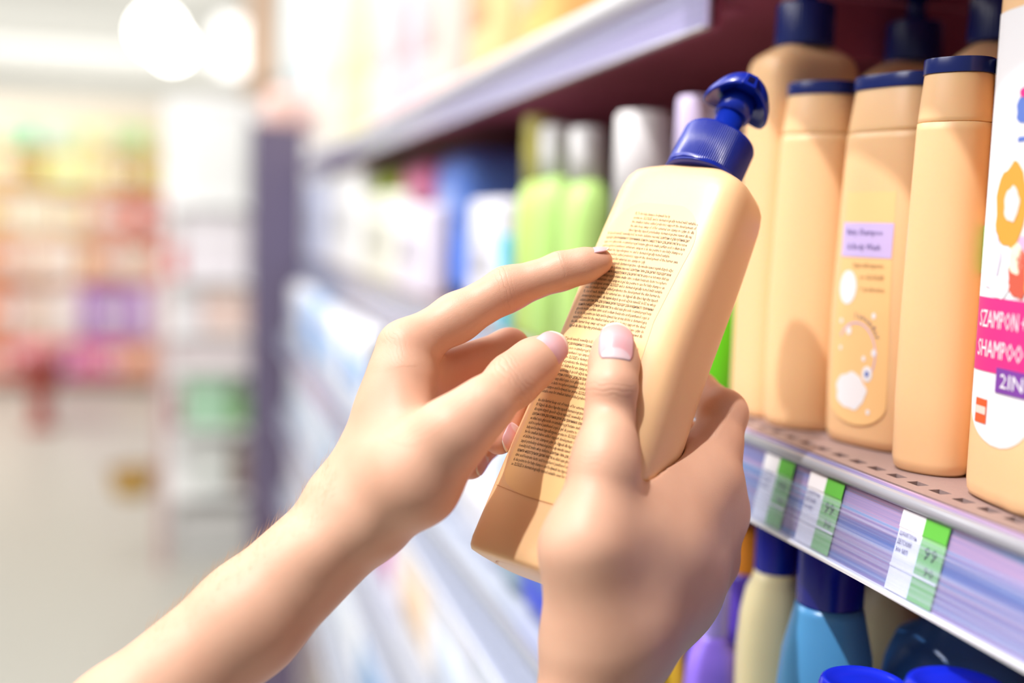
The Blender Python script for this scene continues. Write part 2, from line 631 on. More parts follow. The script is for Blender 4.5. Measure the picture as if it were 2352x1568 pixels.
def pump_body_rings(a, b, H, m=4.0, N=72):
    rr = [(0.86, 0.0), (0.955, 0.0006), (0.985, 0.002), (1.0, 0.005), (1.0, 0.02), (1.0, H * 0.3), (0.995, H * 0.6), (0.985, H * 0.8), (0.975, H - 0.017), (0.965, H - 0.0135), (0.94, H - 0.0095), (0.885, H - 0.0066), (0.79, H - 0.0046), (0.66, H - 0.0024), (0.55, H - 0.0007), (0.50, H - 0.0001)]
    return rr


def shelf_pump(px, py, z, label, turn, r=0.0145, a=0.0275, b=0.019, H=0.172, bm_=None):
    p = hit_z(px, py, z)
    t = empty('pump_bottle', (p[0], p[1], z + 0.0003), to_cam_rz(p) + turn, label, 'bottle', 'peach pump bottles on the shelf')
    put('bottle_body', loft_me('bottle_body', [sup(a * k, b * k, 3.6, zz, 56) for k, zz in pump_body_rings(a, b, H)]), PEACH, t)
    o = put('collar', collar_me(r, 0.021, 50, 200), NAVY, t)
    o.location = (0, 0, H + 0.0002)
    put('pump_stem', lathe_me('pump_stem', [(0.0052, H + 0.0212), (0.0052, H + 0.034)], 24), NAVY, t)
    put('pump_head', lathe_me('pump_head', [(0.006, H + 0.0342), (0.012, H + 0.0345), (0.0128, H + 0.036), (0.0115, H + 0.040), (0.007, H + 0.0435), (0.002, H + 0.0445)], 32), NAVY, t)
    return t


pump_far = shelf_pump(1800, 950, ZS, 'peach pump bottle just right of the held bottle, farthest of the front row', 0.55, H=0.186, a=0.0265)
sh_two = shampoo(1848, 978, 'peach shampoo bottle with plain side, between the far pump bottle and the lilac panel bottle', 1.25, a=0.0165, b=0.0195, H=0.119)
sh_lab = shampoo(2022, 1020, 'peach shampoo bottle showing a lilac printed panel and white bubbles', -0.72, a=0.0248, b=0.0172, H=0.1175, n=3.0)
sh_side = shampoo(2140, 1080, 'plain peach shampoo bottle with a clear cap seam, beside the magenta label bottle', 1.2, a=0.0132, b=0.0152, H=0.117)

# print on the labelled shampoo bottle
_a = lambda z: 0.0248 * (1.03 - 0.10 * max(0, min(1, (z - 0.06) / 0.075)))
_b = lambda z: 0.0172 * (1.03 - 0.10 * max(0, min(1, (z - 0.06) / 0.075)))
fp0 = front_pt(_a, _b, 3.0, 0.00015)
fp1 = front_pt(_a, _b, 3.0, 0.00030)
fp2 = front_pt(_a, _b, 3.0, 0.00042)


def lab_out(z):
    e = 1.0
    if z < 0.020:
        e = math.sqrt(max(0.0, 1 - ((0.020 - z) / 0.0102) ** 2))
    w = 0.0148 + 0.0012 * math.cos((z - 0.02) / 0.09 * math.pi)
    return (-w * max(e, 0.05), w * max(e, 0.05))


lab = patch('label', 0.0099, 0.112, lab_out, fp0, nz=140, m=PEACH_LABEL, parent=sh_lab)
patch('printed_panel', 0.0835, 0.0985, lambda z: (-0.0145, 0.0138), fp1, nz=6, m=LILAC, parent=lab)
me = text_mesh('printed_text', [('Baby Shampoo', -0.0115, 0.0088, 0.0932, 0.0038), ('& Body Wash', -0.0105, 0.0082, 0.0868, 0.0038)], lambda x, y: fp2(x, y))
put('printed_text', me, INK_BLUE, lab, False)
me = text_mesh('printed_text', [('hypoallergenic', -0.006, 0.0105, 0.0793, 0.0028), ('no SLS/SLES', -0.0015, 0.0112, 0.0742, 0.0028), ('+ prebiotics', -0.001, 0.0118, 0.0690, 0.0028)], lambda x, y: fp2(x, y))
put('printed_text', me, INK_TAN, lab, False)
disc('white_badge', -0.0085, 0.0700, 0.0052, 0.0075, fp1, PAPER, lab)
arc_band('ring_print', -0.0015, 0.041, 0.0108, 0.0113, -0.5, 2.6, fp1, LILAC, lab)
for i, ch in enumerate('lavender'):
    t = 1.60 - 0.155 * i
    rr = 0.0132
    cx, cz = -0.0015 + rr * math.cos(t), 0.041 + 1.25 * rr * math.sin(t)
    ca, sa = math.cos(t - math.pi / 2), math.sin(t - math.pi / 2)
    v, f = text_geo(ch)
    v2 = [(cx + (x - 0.25) * 0.0036 * ca - (y - 0.2) * 0.0036 * sa, cz + (x - 0.25) * 0.0036 * sa + (y - 0.2) * 0.0036 * ca) for x, y in v]
    me = bpy.data.meshes.new('printed_letter')
    me.from_pydata([fp2(*q) for q in v2], [], f)
    put('printed_letter', me, INK_BLUE, lab, False)
disc('foam_print', -0.003, 0.0245, 0.0088, 0.0082, fp1, PAPER, lab, 90, 0.045)
for cx, cz, r in ((0.0075, 0.0585, 0.0011), (0.0088, 0.0425, 0.0014), (-0.006, 0.051, 0.0015), (0.0075, 0.0165, 0.001), (-0.011, 0.055, 0.0009), (0.0058, 0.033, 0.0028), (0.0035, 0.0395, 0.001), (-0.0105, 0.043, 0.0008)):
    disc('bubble_print', cx, cz, r, r * 1.25, fp1 if r < 0.002 else fp1, PAPER, lab, 16)
disc('blue_dot_print', 0.0058, 0.033, 0.0011, 0.0014, fp2, mat('blue_print', srgb(90, 120, 200)), lab, 14)

# rear row
shelf_pump(2046, 935, ZS, 'peach pump bottle standing behind the shampoo bottle with lilac panel', 0.4, H=0.185)
shelf_pump(2232, 985, ZS, 'peach pump bottle half hidden behind the plain shampoo bottle at the right', 0.3, r=0.0150, H=0.186, a=0.0225)
gl = shampoo(2318, 1100, 'peach bottle showing only a sliver of green print between its neighbours', -0.9, a=0.0165, b=0.0165, H=0.117, n=3.0)
fq = front_pt(lambda z: 0.0165, lambda z: 0.0165, 3.0, 0.0004)
patch('green_panel', 0.080, 0.098, lambda z: (-0.0125, 0.006), fq, nz=6, m=mat('green_print', srgb(160, 214, 110)), parent=gl)

# nearest bottle at the right edge: big pump bottle with a white picture label
pn = hit_z(2394, 1165, ZS)
near = empty('pump_bottle', (pn[0], pn[1], ZS + 0.0003), to_cam_rz(pn) - 0.98, 'large peach bottle with white picture label and magenta panel at the right edge', 'bottle', 'peach pump bottles on the shelf')
NA, NB, NH = 0.0285, 0.019, 0.172
near.scale = (1, 1, 1.16)
put('bottle_body', loft_me('bottle_body', [sup(NA * k, NB * k, 3.6, zz, 64) for k, zz in pump_body_rings(NA, NB, NH)]), PEACH, near)
o = put('collar', collar_me(0.0145, 0.021, 50, 200), NAVY, near)
o.location = (0, 0, NH + 0.0002)
put('pump_stem', lathe_me('pump_stem', [(0.0052, NH + 0.0212), (0.0052, NH + 0.03)], 24), NAVY, near)
na = lambda z: NA * (1.0 - 0.02 * z / NH)
nb = lambda z: NB * (1.0 - 0.02 * z / NH)
g0, g1, g2, g3 = [front_pt(na, nb, 3.6, o_) for o_ in (0.0002, 0.0004, 0.00055, 0.0007)]


def near_out(z):
    w = 0.0215
    lo = 0.018
    if z < 0.032:
        e = math.sqrt(max(0.0, 1 - ((0.032 - z) / 0.014) ** 2))
        return (-w * max(e, .1), w * 0.92 * max(e, .1) - 0.001)
    return (-w, w * 0.92 + 0.002 * math.sin((z - 0.03) * 30))


nl = patch('picture_label', 0.0182, 0.148, near_out, g0, nz=160, m=PAPER, parent=near)
patch('magenta_panel', 0.040, 0.0625, lambda z: (-0.0205, 0.0185), g1, nz=6, m=MAGENTA, parent=nl)
put('printed_text', text_mesh('printed_text', [('SZAMPON +', -0.017, 0.0125, 0.0535, 0.0075), ('SHAMPOO', -0.0170, 0.0115, 0.0445, 0.0075)], lambda x, y: g2(x, y)), PAPER, nl, False)
patch('violet_panel', 0.0345, 0.0420, lambda z: (-0.003, 0.0185), g2, nz=4, m=mat('violet_print', srgb(122, 60, 160)), parent=nl)
put('printed_text', text_mesh('printed_text', [('2IN1', 0.0, 0.0165, 0.0362, 0.0062)], lambda x, y: g3(x, y)), PAPER, nl, False)
patch('orange_mark', 0.0240, 0.0315, lambda z: (-0.0155, -0.0075), g1, nz=4, m=mat('orange_print', srgb(226, 92, 40)), parent=nl)
patch('pale_stripe', 0.0268, 0.0292, lambda z: (-0.0150, -0.0080), g2, nz=3, m=mat('pale_print', srgb(250, 214, 200)), parent=nl)
disc('blue_print', 0.002, 0.1180, 0.0052, 0.0045, g1, mat('blue_print', srgb(90, 120, 200)), nl, 24, 0.08)
disc('pink_print', 0.002, 0.1228, 0.0038, 0.0016, g2, MAGENTA, nl, 20, 0.05)
patch('blue_stripe', 0.1085, 0.1100, lambda z: (-0.001, 0.006), g1, nz=2, m=mat('blue_print', srgb(90, 120, 200)), parent=nl)
for cx, cz, rx, rz, c in ((-0.002, 0.090, 0.0095, 0.0125, (214, 160, 60)), (0.0135, 0.093, 0.006, 0.011, (222, 150, 40)), (0.0105, 0.0735, 0.0085, 0.0095, (246, 178, 214)), (-0.0015, 0.0905, 0.0045, 0.0052, (244, 226, 222)), (0.006, 0.070, 0.0065, 0.007, (206, 90, 70)), (-0.012, 0.074, 0.006, 0.009, (232, 226, 244)), (0.0035, 0.0745, 0.004, 0.0045, (250, 236, 210)), (0.014, 0.0700, 0.0045, 0.0075, (238, 196, 90)), (-0.005, 0.066, 0.0055, 0.0035, (246, 246, 250))):
    disc('colour_blot', cx, cz, rx, rz, g2 if rx < 0.007 else g1, mat('blot_%d_%d_%d' % c, srgb(*c), rough=0.5), nl, 28, 0.06)


# ================================================================== PRICE TAGS
def price_tag(y, w, label, green=0.5):
    """paper tag in the lower price rail: white half and green half, foot leaning out with the rail"""
    t = empty('price_tag', (XF, y, ZS), 0, label, 'price tag', 'white and green price tags')
    z0, z1 = -0.0060, -0.0350

    def fpt(off):
        def f(s, z):
            return (-0.0013 + 0.2222 * z - off, s, z)
        return f
    f0, f1 = fpt(0.0), fpt(0.0003)
    # note: along +y is leftwards in the photograph
    patch('white_half', z1, -0.0120, lambda z: (0, w * 0.5), f0, nx=2, nz=6, m=PAPER, parent=t)
    patch('green_half', z1, -0.0120, lambda z: (-w * 0.5, 0), f0, nx=2, nz=6, m=mat('pale_green_paper', srgb(140, 200, 130), rough=0.6), parent=t)
    fo = fpt(0.0003)
    patch('white_header', -0.0122, z0, lambda z: (0, w * 0.5), fo, nx=2, nz=2, m=PAPER, parent=t)
    patch('green_header', -0.0122, z0, lambda z: (-w * 0.5, 0), fo, nx=2, nz=2, m=GREEN_PAPER, parent=t)
    mp_ = lambda x, z: f1(-x, z)
    put('printed_text', text_mesh('printed_text', [('ШАМПУНЬ', -w * 0.46, -w * 0.08, -0.0150, 0.0024), ('ДЕТСКИЙ', -w * 0.46, -w * 0.16, -0.0180, 0.0024), ('300 МЛ', -w * 0.46, -w * 0.20, -0.0210, 0.0024)], mp_), INK_BLUE, t, False)
    put('printed_text', text_mesh('printed_text', [('99', w * 0.12, w * 0.38, -0.0195, 0.0065), ('90', w * 0.2, w * 0.40, -0.0248, 0.0045)], mp_), mat('dark_green_ink', srgb(40, 84, 70)), t, False)
    patch('pale_line', z1 + 0.0085, z1 + 0.0095, lambda z: (-w * 0.5, w * 0.5), f1, nx=2, nz=1, m=PAPER, parent=t)
    return t


for px, py, w, lb in ((1806, 1062, 0.026, 'price tag in the blue rail under the pump bottle, farthest of the three'),
                      (1915, 1108, 0.026, 'price tag in the blue rail below the lilac panel bottle, middle of the three'),
                      (2143, 1212, 0.027, 'blurred price tag in the blue rail nearest the right edge')):
    p = hit_x(px, py, XF)
    price_tag(p[1], w, lb)


# ================================================================== SHELF BELOW: blue, cream, purple bottles
def round_bottle(name, p, label, body_m, cap_m, r, H, rc, hc, group, neck=True, rz=0.0, flat=1.0, cap_prof=None):
    t = empty(name, tuple(p), rz, label, 'bottle', group)
    sh = [(0.9, 0.0), (1.0, 0.004), (1.0, H * 0.5), (1.0, H * 0.82), (0.93, H * 0.90), (0.80, H * 0.955), (rc * 1.05 / r, H * 0.985), (rc * 1.0 / r, H)]
    put('bottle_body', loft_me('bottle_body', [sup(r * k, r * k * flat, 2.4, z, 40) for k, z in sh]), body_m, t)
    o = put('cap', lathe_me('cap', [(rc * 0.98, H + 0.0003), (rc, H + 0.001), (rc, H + hc - 0.002), (rc * 0.94, H + hc), (rc * 0.5, H + hc + 0.0004)], 36), cap_m, t)
    flat_shade_by_angle(o)
    return t


CREAM = mat('cream_plastic', srgb(236, 224, 176), rough=0.35, sss=0.1)
SKYBLUE = mat('sky_blue_plastic', srgb(92, 172, 232), rough=0.3, sss=0.1)
PURPLE = mat('purple_plastic', srgb(140, 110, 226), rough=0.3)
DEEPBLUE = mat('deep_blue_plastic', srgb(8, 20, 150), rough=0.25)
MIDBLUE = mat('mid_blue_plastic', srgb(74, 132, 204), rough=0.3)


def low(px, py, d):
    p = P(px, py, d)
    return p


G_LOW = 'bottles on the shelf below'
ZL = Z3 + 0.0004
for px, pyc, d, r, rc, hc, bmat, cmat, lb in (
        (1905, 1385, 0.490, 0.0205, 0.0143, 0.034, SKYBLUE, DEEPBLUE, 'sky blue bottle with tall deep blue cap below the price rail'),
        (1782, 1310, 0.545, 0.0172, 0.0103, 0.026, CREAM, DEEPBLUE, 'cream bottle with deep blue cap, left of the sky blue bottle'),
        (1640, 1455, 0.56, 0.0140, 0.0070, 0.026, PURPLE, mat('lilac_plastic', srgb(168, 150, 230), rough=0.3), 'purple bottle with slim lilac cap beside the gripping hand'),
        (1718, 1310, 0.585, 0.0125, 0.010, 0.022, mat('violet_plastic', srgb(84, 60, 170), rough=0.3), mat('orange_plastic', srgb(228, 142, 30), rough=0.4), 'violet bottle with orange cap behind the cream bottle'),
        (1545, 1478, 0.580, 0.0080, 0.006, 0.012, mat('yellow_plastic', srgb(250, 206, 50), rough=0.4), mat('yellow_plastic', (1, 1, 1)), 'yellow bottle just right of the gripping wrist'),
        (1490, 1500, 0.570, 0.0080, 0.006, 0.012, mat('pale_green_plastic', srgb(190, 232, 130), rough=0.4), mat('white_plastic', (1, 1, 1)), 'pale green bottle partly behind the gripping wrist'),
        (2200, 1425, 0.50, 0.0320, 0.0150, 0.03, MIDBLUE, DEEPBLUE, 'wide mid blue bottle under the rail at the bottom right'),
        (2045, 1335, 0.60, 0.0180, 0.0105, 0.025, CREAM, DEEPBLUE, 'cream bottle behind the gap between the two blue bottles')):
    p = low(px, pyc, d)
    H = p[2] - ZL
    t = round_bottle('shampoo_bottle' if 'cap' in lb else 'lotion_bottle', (p[0], p[1], ZL), lb, bmat, cmat, r, H, rc, hc, G_LOW, rz=to_cam_rz(p))
    if bmat is CREAM and 'left' in lb:
        fr = front_pt(lambda z: 0.018, lambda z: 0.018, 2.4, 0.0004)
        put('printed_text', text_mesh('printed_text', [('o b', -0.013, -0.004, H - 0.075, 0.010)], lambda x, y: (fr(x, y)[0], fr(x, y)[1], y)), mat('blue_print', srgb(90, 120, 200)), t, False)
for px, py, d, r, lb in ((1985, 1560, 0.405, 0.0155, 'round blue lid in front of the sky blue bottle at the bottom edge'),
                         (2200, 1566, 0.375, 0.0165, 'round blue lid at the bottom edge under the wide blue bottle')):
    p = P(px, py, d)
    t = empty('cosmetic_jar', (p[0], p[1], ZL), 0, lb, 'jar', G_LOW)
    H = p[2] - ZL
    put('jar_body', lathe_me('jar_body', [(r * 0.9, 0), (r * 0.97, 0.003), (r * 0.97, H * 0.8), (r * 0.85, H - 0.02)], 40), SKYBLUE, t)
    put('lid', lathe_me('lid', [(r, H - 0.0195), (r * 1.02, H - 0.018), (r * 1.02, H - 0.003), (r * 0.97, H - 0.0008), (r * 0.85, H), (r * 0.80, H - 0.0012), (r * 0.4, H - 0.001)], 40), mat('shiny_blue', srgb(20, 40, 200), rough=0.18), t)

# ================================================================== FAR BAY GOODS


ROWS = {}
SPANS = {}


def pack(name, px, X, ytop, z, W, D, col, label, cat, group, bev=0.012, H=None, puff=True, m=None):
    """soft pack whose near front corner shows at column px on plane X; W along the shelf, D into the shelf"""
    q = hit_x(px, 700, X + D * 0.75)
    top = hit_x(px, ytop, X)
    top[2] = CAM[2] + (top[2] - CAM[2]) * q[1] / top[1]
    H = H or max(0.02, top[2] - z)
    if z < ZS - 0.1:
        H = min(H, (ZS - 0.040 if z > Z3 - 0.1 else Z3 - 0.055) - z)
    elif z < ZS + 0.01:
        H = min(H, ZU - 0.045 - z)
    lane = (X > 0.30, round(z, 2))
    if W > 0.05:
        if lane in ROWS:
            W = min(W, 99, max(0.03, ROWS[lane] - q[1] - 0.003)) if ROWS[lane] > q[1] else W
            q = q.copy()
        for (a0, a1) in SPANS.setdefault(lane, []):
            if q[1] < a1 and q[1] + W > a0:      # keep clear of a neighbour already there
                if q[1] >= a0:
                    d_ = a1 + 0.003 - q[1]
                    q = q + np.array((0, d_, 0))
                    W = max(0.03, W - d_)
                else:
                    W = max(0.03, a0 - 0.003 - q[1])
        SPANS[lane].append((q[1], q[1] + W))
    t = empty(name, (X + D / 2, q[1] + W / 2, z + 0.0004), 0, label, cat, group)
    c = mat('pack_%d_%d_%d' % col, srgb(*col), rough=0.35)
    put('wrapper', box_me('wrapper', (0, 0, H / 2), (D, W, H), min(bev, H * .3, W * .3, D * .3), 3), c, t)
    band = tuple(int(255 - (255 - v) * 0.55) if sum(col) < 600 else int(v * 0.88) for v in col)
    put('printed_band', box_me('printed_band', (-D / 2 - 0.0003, 0, H * 0.55), (0.0008, W * 0.7, H * 0.35), 0.0002, 1), mat('pack_%d_%d_%d' % band, srgb(*band), rough=0.35), t)
    return t


def tube_bottle(px, X, ytop, z, r, col, capcol, label, group, cap_frac=0.22, rc=None, pump=False):
    q = hit_x(px, 700, X)
    top = hit_x(px, ytop, X)
    H = min(top[2] - z, 0.187)
    t = empty('pump_bottle' if pump else 'shampoo_bottle', (X, q[1], z + 0.0004), 0, label, 'bottle', group)
    hb = H * (1 - cap_frac)
    bmt = mat('pl_%d_%d_%d' % col, srgb(*col), rough=0.35)
    cmt = mat('pl_%d_%d_%d' % capcol, srgb(*capcol), rough=0.35)
    rc = rc or r * 0.7
    put('bottle_body', loft_me('bottle_body', [sup(r * k * 0.75, r * k, 2.6, zz, 32) for k, zz in ((0.9, 0), (1, 0.004), (1, hb * 0.75), (0.92, hb * 0.9), (max(rc / r, .5), hb))]), bmt, t)
    if pump:
        put('pump_head', lathe_me('pump_head', [(rc, hb + 0.0003), (rc, hb + H * 0.08), (rc * 0.35, hb + H * 0.085), (rc * 0.35, hb + H * 0.14), (rc * 0.9, hb + H * 0.145), (rc * 0.8, H)], 28), cmt, t)
    else:
        put('cap', lathe_me('cap', [(rc, hb + 0.0003), (rc, H - 0.004), (rc * 0.9, H - 0.001), (rc * 0.4, H)], 28), cmt, t)
    return t


G_MID = 'goods on the middle shelf of the far bay'
tube_bottle(1268, 0.283, 292, ZS, 0.024, (186, 226, 130), (240, 240, 240), 'pale green bottle with white cap, left of the two green ones', 'green bottles left of the held bottle', 0.24, 0.014)
tube_bottle(1338, 0.283, 296, ZS, 0.024, (186, 226, 130), (240, 240, 240), 'pale green bottle with white cap, beside the small orange bottle', 'green bottles left of the held bottle', 0.24, 0.014)
tube_bottle(1226, 0.283, 262, ZS, 0.022, (196, 222, 120), (210, 200, 110), 'tall green bottle with olive cap at the left end of the green row', 'green bottles left of the held bottle', 0.3, 0.013)
tube_bottle(1300, 0.380, 285, ZS, 0.024, (130, 196, 70), (190, 160, 150), 'green bottle in the second row behind the white capped pair', 'green bottles left of the held bottle', 0.24, 0.014)
tube_bottle(1668, 0.285, 590, ZS, 0.018, (96, 190, 20), (96, 190, 20), 'bright green bottle seen between the held bottle and the peach bottles', 'green bottles left of the held bottle', 0.2, 0.014)
tube_bottle(1462, 0.280, 262, ZS, 0.0205, (240, 178, 86), (238, 236, 236), 'orange bottle with rounded white cap behind the held bottle', G_MID, 0.42, 0.0185)
tube_bottle(1528, 0.385, 270, ZS, 0.020, (240, 168, 96), (176, 160, 150), 'orange bottle with taupe cap in the second row', G_MID, 0.3, 0.016)
for px, X, lb in ((1572, 0.272, 'white bottle with lilac cap behind the blue pump collar'), (1625, 0.312, 'white bottle with lilac cap right behind the pump stem')):
    tube_bottle(px, X, 226, ZS, 0.0105, (236, 226, 246), (222, 208, 244), lb, G_MID, 0.4, 0.0095)
tube_bottle(1672, 0.350, 240, ZS, 0.010, (100, 80, 180), (120, 96, 190), 'slim violet bottle beside the farthest peach pump bottle', G_MID, 0.4, 0.009)
for px, X, yt, lb in ((1580, 0.45, 112, 'dusty pink pump bottle deep in the shelf, above the blue pump head'), (1705, 0.46, 112, 'dusty pink pump bottle deep in the shelf, beside the peach pump bottle'), (1246, 0.40, 105, 'dusty pink pump bottle behind the green bottles')):
    tube_bottle(px, X, yt, ZS, 0.026, (250, 190, 165), (246, 200, 190), lb, G_MID, 0.35, 0.016, pump=True)

pack('wipes_pack', 1192, 0.268, 456, ZS, 0.115, 0.032, (240, 240, 250), 'white rounded pack with violet top in front of the blue drum', 'pack', G_MID, 0.03)
pack('wipes_pack', 1015, 0.268, 470, ZS, 0.20, 0.032, (238, 232, 246), 'white pack with pale pink end beside the violet topped pack', 'pack', G_MID, 0.03)
pack('wipes_pack', 945, 0.268, 440, ZS, 0.34, 0.032, (238, 238, 224), 'cream white pack in the middle of the far shelf', 'pack', G_MID, 0.03)
pack('wipes_pack', 850, 0.268, 385, ZS, 0.46, 0.032, (244, 244, 246), 'tall white pack near the far end of the shelf', 'pack', G_MID, 0.03)
pack('wipes_pack', 765, 0.268, 400, ZS, 0.40, 0.032, (206, 214, 244), 'pale blue white pack against the slate upright', 'pack', G_MID, 0.03)
pack('nappy_pack', 1190, 0.306, 300, ZS, 0.17, 0.10, (110, 155, 255), 'blue round shouldered pack under the upper shelf', 'pack', G_MID, 0.05)
pack('nappy_pack', 1085, 0.306, 322, ZS, 0.19, 0.10, (255, 150, 196), 'pink pack behind the white packs', 'pack', G_MID, 0.04)
pack('nappy_pack', 990, 0.306, 330, ZS, 0.22, 0.10, (206, 232, 90), 'lime green pack behind the white packs', 'pack', G_MID, 0.03)
pack('nappy_pack', 925, 0.306, 345, ZS, 0.36, 0.10, (255, 196, 120), 'orange pack under the far part of the upper shelf', 'pack', G_MID, 0.03)
pack('wipes_pack', 1168, 0.257, 540, ZS, 0.020, 0.006, (40, 200, 236), 'small bright cyan packet beside the green bottles', 'pack', G_MID, 0.002)

G_UP = 'packs on the upper shelf of the far bay'
for px, X, yt, W, D, col, lb in (
        (1590, 0.31, -260, 0.10, 0.22, (246, 196, 120), 'golden yellow pack at the near end of the upper shelf'),
        (1430, 0.31, -230, 0.13, 0.22, (250, 206, 150), 'pale orange pack on the upper shelf, second from the near end'),
        (1262, 0.31, -160, 0.12, 0.22, (248, 214, 206), 'peach pink pack above the green bottles'),
        (1180, 0.30, -140, 0.16, 0.22, (250, 206, 214), 'rose pink pack on the upper shelf'),
        (1085, 0.30, -120, 0.18, 0.22, (252, 228, 230), 'pale pink pack in the middle of the upper shelf'),
        (1000, 0.29, -100, 0.24, 0.22, (250, 246, 200), 'pale yellow pack on the upper shelf'),
        (920, 0.285, -90, 0.32, 0.22, (250, 248, 236), 'ivory pack on the upper shelf beside the pale yellow one'),
        (840, 0.275, -80, 0.42, 0.22, (238, 246, 252), 'bluish white pack on the upper shelf'),
        (768, 0.272, -60, 0.30, 0.22, (226, 240, 244), 'white pack with a cyan side at the far end of the upper shelf')):
    pack('nappy_pack', px, X, yt, ZU, W, D, col, lb, 'pack', G_UP, 0.03)
for px, yt, W, col, lb in ((716, 215, 0.16, (240, 208, 204), 'pale pink round topped display column above the slate upright, right one'), (655, 205, 0.12, (240, 200, 190), 'peach round topped display column above the slate upright, left one')):
    q = hit_y(px, 290, Y_FAR + 0.25)
    zt = hit_y(px, yt, Y_FAR + 0.25)[2]
    t = empty('floor_display', (q[0], q[1], 0.0002), 0, lb, 'display column', G_UP)
    put('column', box_me('column', (0, 0, (zt - 0.12) / 2), (0.09, 0.09, zt - 0.12), 0.01, 2), mat('rack_white', (1, 1, 1)), t)
    put('rounded_top', box_me('rounded_top', (0, 0, zt - 0.06), (0.11, 0.1, 0.12), 0.045, 4), mat('pack_%d_%d_%d' % col, srgb(*col)), t)

G_LW = 'packs on the lower shelves of the far bay'


def pack_row(z, X, D, items):
    """items: (y0, y1, height, colour, band colour, label), standing side by side along the shelf"""
    for y0, y1, H, col, band, lb in items:
        t = empty('nappy_pack', (X + D / 2, (y0 + y1) / 2, z + 0.0004), 0, lb, 'pack', G_LW)
        W = y1 - y0 - 0.004
        put('wrapper', box_me('wrapper', (0, 0, H / 2), (D, W, H), 0.018, 3), mat('pack_%d_%d_%d' % col, srgb(*col), rough=0.35), t)
        put('printed_band', box_me('printed_band', (-D / 2 - 0.0003, 0, H * 0.45), (0.0008, W * 0.72, H * 0.42), 0.0002, 1), mat('pack_%d_%d_%d' % band, srgb(*band), rough=0.35), t)


pack_row(ZL2, 0.215, 0.14, [
    (0.575, 0.735, 0.118, (20, 60, 210), (60, 110, 230), 'strong blue pack right under the held bottle base'),
    (0.735, 0.80, 0.105, (150, 172, 186), (190, 206, 214), 'grey teal pack left of the strong blue pack'),
    (0.80, 0.95, 0.11, (226, 230, 246), (240, 240, 250), 'pale lavender pack between bottle base and wrist'),
    (0.95, 1.20, 0.112, (206, 214, 236), (228, 232, 246), 'lavender grey pack mostly hidden by the pointing hand'),
    (1.20, 1.32, 0.110, (50, 140, 210), (120, 190, 236), 'cyan blue pack just behind the bent index knuckle'),
    (1.32, 1.45, 0.118, (40, 46, 70), (70, 84, 110), 'dark navy pack left of the bent index knuckle'),
    (1.45, 1.75, 0.115, (244, 246, 252), (150, 190, 240), 'white pack with blue print left of the dark navy pack'),
    (1.75, 2.05, 0.11, (240, 242, 250), (176, 208, 246), 'white pack with pale blue print on the third shelf'),
    (2.05, 2.38, 0.11, (176, 206, 244), (90, 150, 220), 'light blue pack on the third shelf'),
    (2.38, 2.70, 0.115, (238, 240, 248), (206, 214, 236), 'white pack against the upright on the third shelf')])
pack_row(ZL3, 0.215, 0.14, [
    (0.575, 0.72, 0.12, (214, 240, 226), (80, 150, 90), 'pale mint pack with green print on the fourth shelf'),
    (0.72, 0.86, 0.125, (222, 232, 250), (244, 214, 222), 'pale blue pack with pink print on the fourth shelf'),
    (0.86, 1.02, 0.12, (232, 236, 250), (214, 226, 246), 'lavender white pack on the fourth shelf'),
    (1.02, 1.20, 0.125, (246, 238, 232), (236, 206, 176), 'off white pack with beige print on the fourth shelf'),
    (1.20, 1.50, 0.12, (238, 234, 246), (206, 120, 176), 'white pack with magenta print on the fourth shelf'),
    (1.50, 2.00, 0.12, (196, 214, 236), (170, 196, 226), 'blue grey pack on the fourth shelf'),
    (2.00, 2.70, 0.12, (232, 236, 244), (206, 220, 240), 'long white pack at the far end of the fourth shelf')])
pack_row(ZL4, 0.215, 0.14, [
    (0.575, 0.80, 0.13, (236, 240, 246), (206, 220, 236), 'white pack at the near end of the lowest shelf'),
    (0.80, 1.00, 0.13, (226, 236, 214), (206, 220, 176), 'pale green pack on the lowest shelf'),
    (1.00, 1.22, 0.13, (238, 242, 238), (222, 236, 222), 'greenish white pack on the lowest shelf'),
    (1.22, 1.50, 0.13, (190, 208, 232), (110, 160, 210), 'blue print pack on the lowest shelf'),
    (1.50, 2.00, 0.13, (240, 242, 246), (222, 230, 240), 'white pack in the middle of the lowest shelf'),
    (2.00, 2.70, 0.13, (232, 230, 236), (214, 214, 226), 'grey white pack at the far end of the lowest shelf')])

# ================================================================== HALL BEHIND
# white end display
YD = 4.6
dx0, dx1 = hit_y(372, 700, YD)[0], hit_y(640, 700, YD)[0]
ztop = hit_y(500, 205, YD)[2]
ds = empty('display_rack', ((dx0 + dx1) / 2, YD, 0), 0, 'white display rack behind the slate upright', 'rack')
w = dx1 - dx0
RW = mat('rack_white', srgb(240, 238, 238), rough=0.5)
put('back_panel', box_me('back_panel', (0, 0.42, ztop / 2), (w, 0.02, ztop)), RW, ds, False)
for sx in (-1, 1):
    put('upright', box_me('upright', (sx * w / 2, 0.0, ztop * 0.3), (0.035, 0.03, ztop * 0.6)), mat('rack_pink', srgb(214, 178, 178), rough=0.5), ds, False)
for py in (475, 645, 772, 852, 990, 1142, 1335):
    zz = hit_y(480, py, YD)[2]
    put('rack_shelf', box_me('rack_shelf', (0, 0.2, zz), (w - 0.036, 0.40, 0.014)), RW, ds, False)
G_R = 'goods on the white display rack'
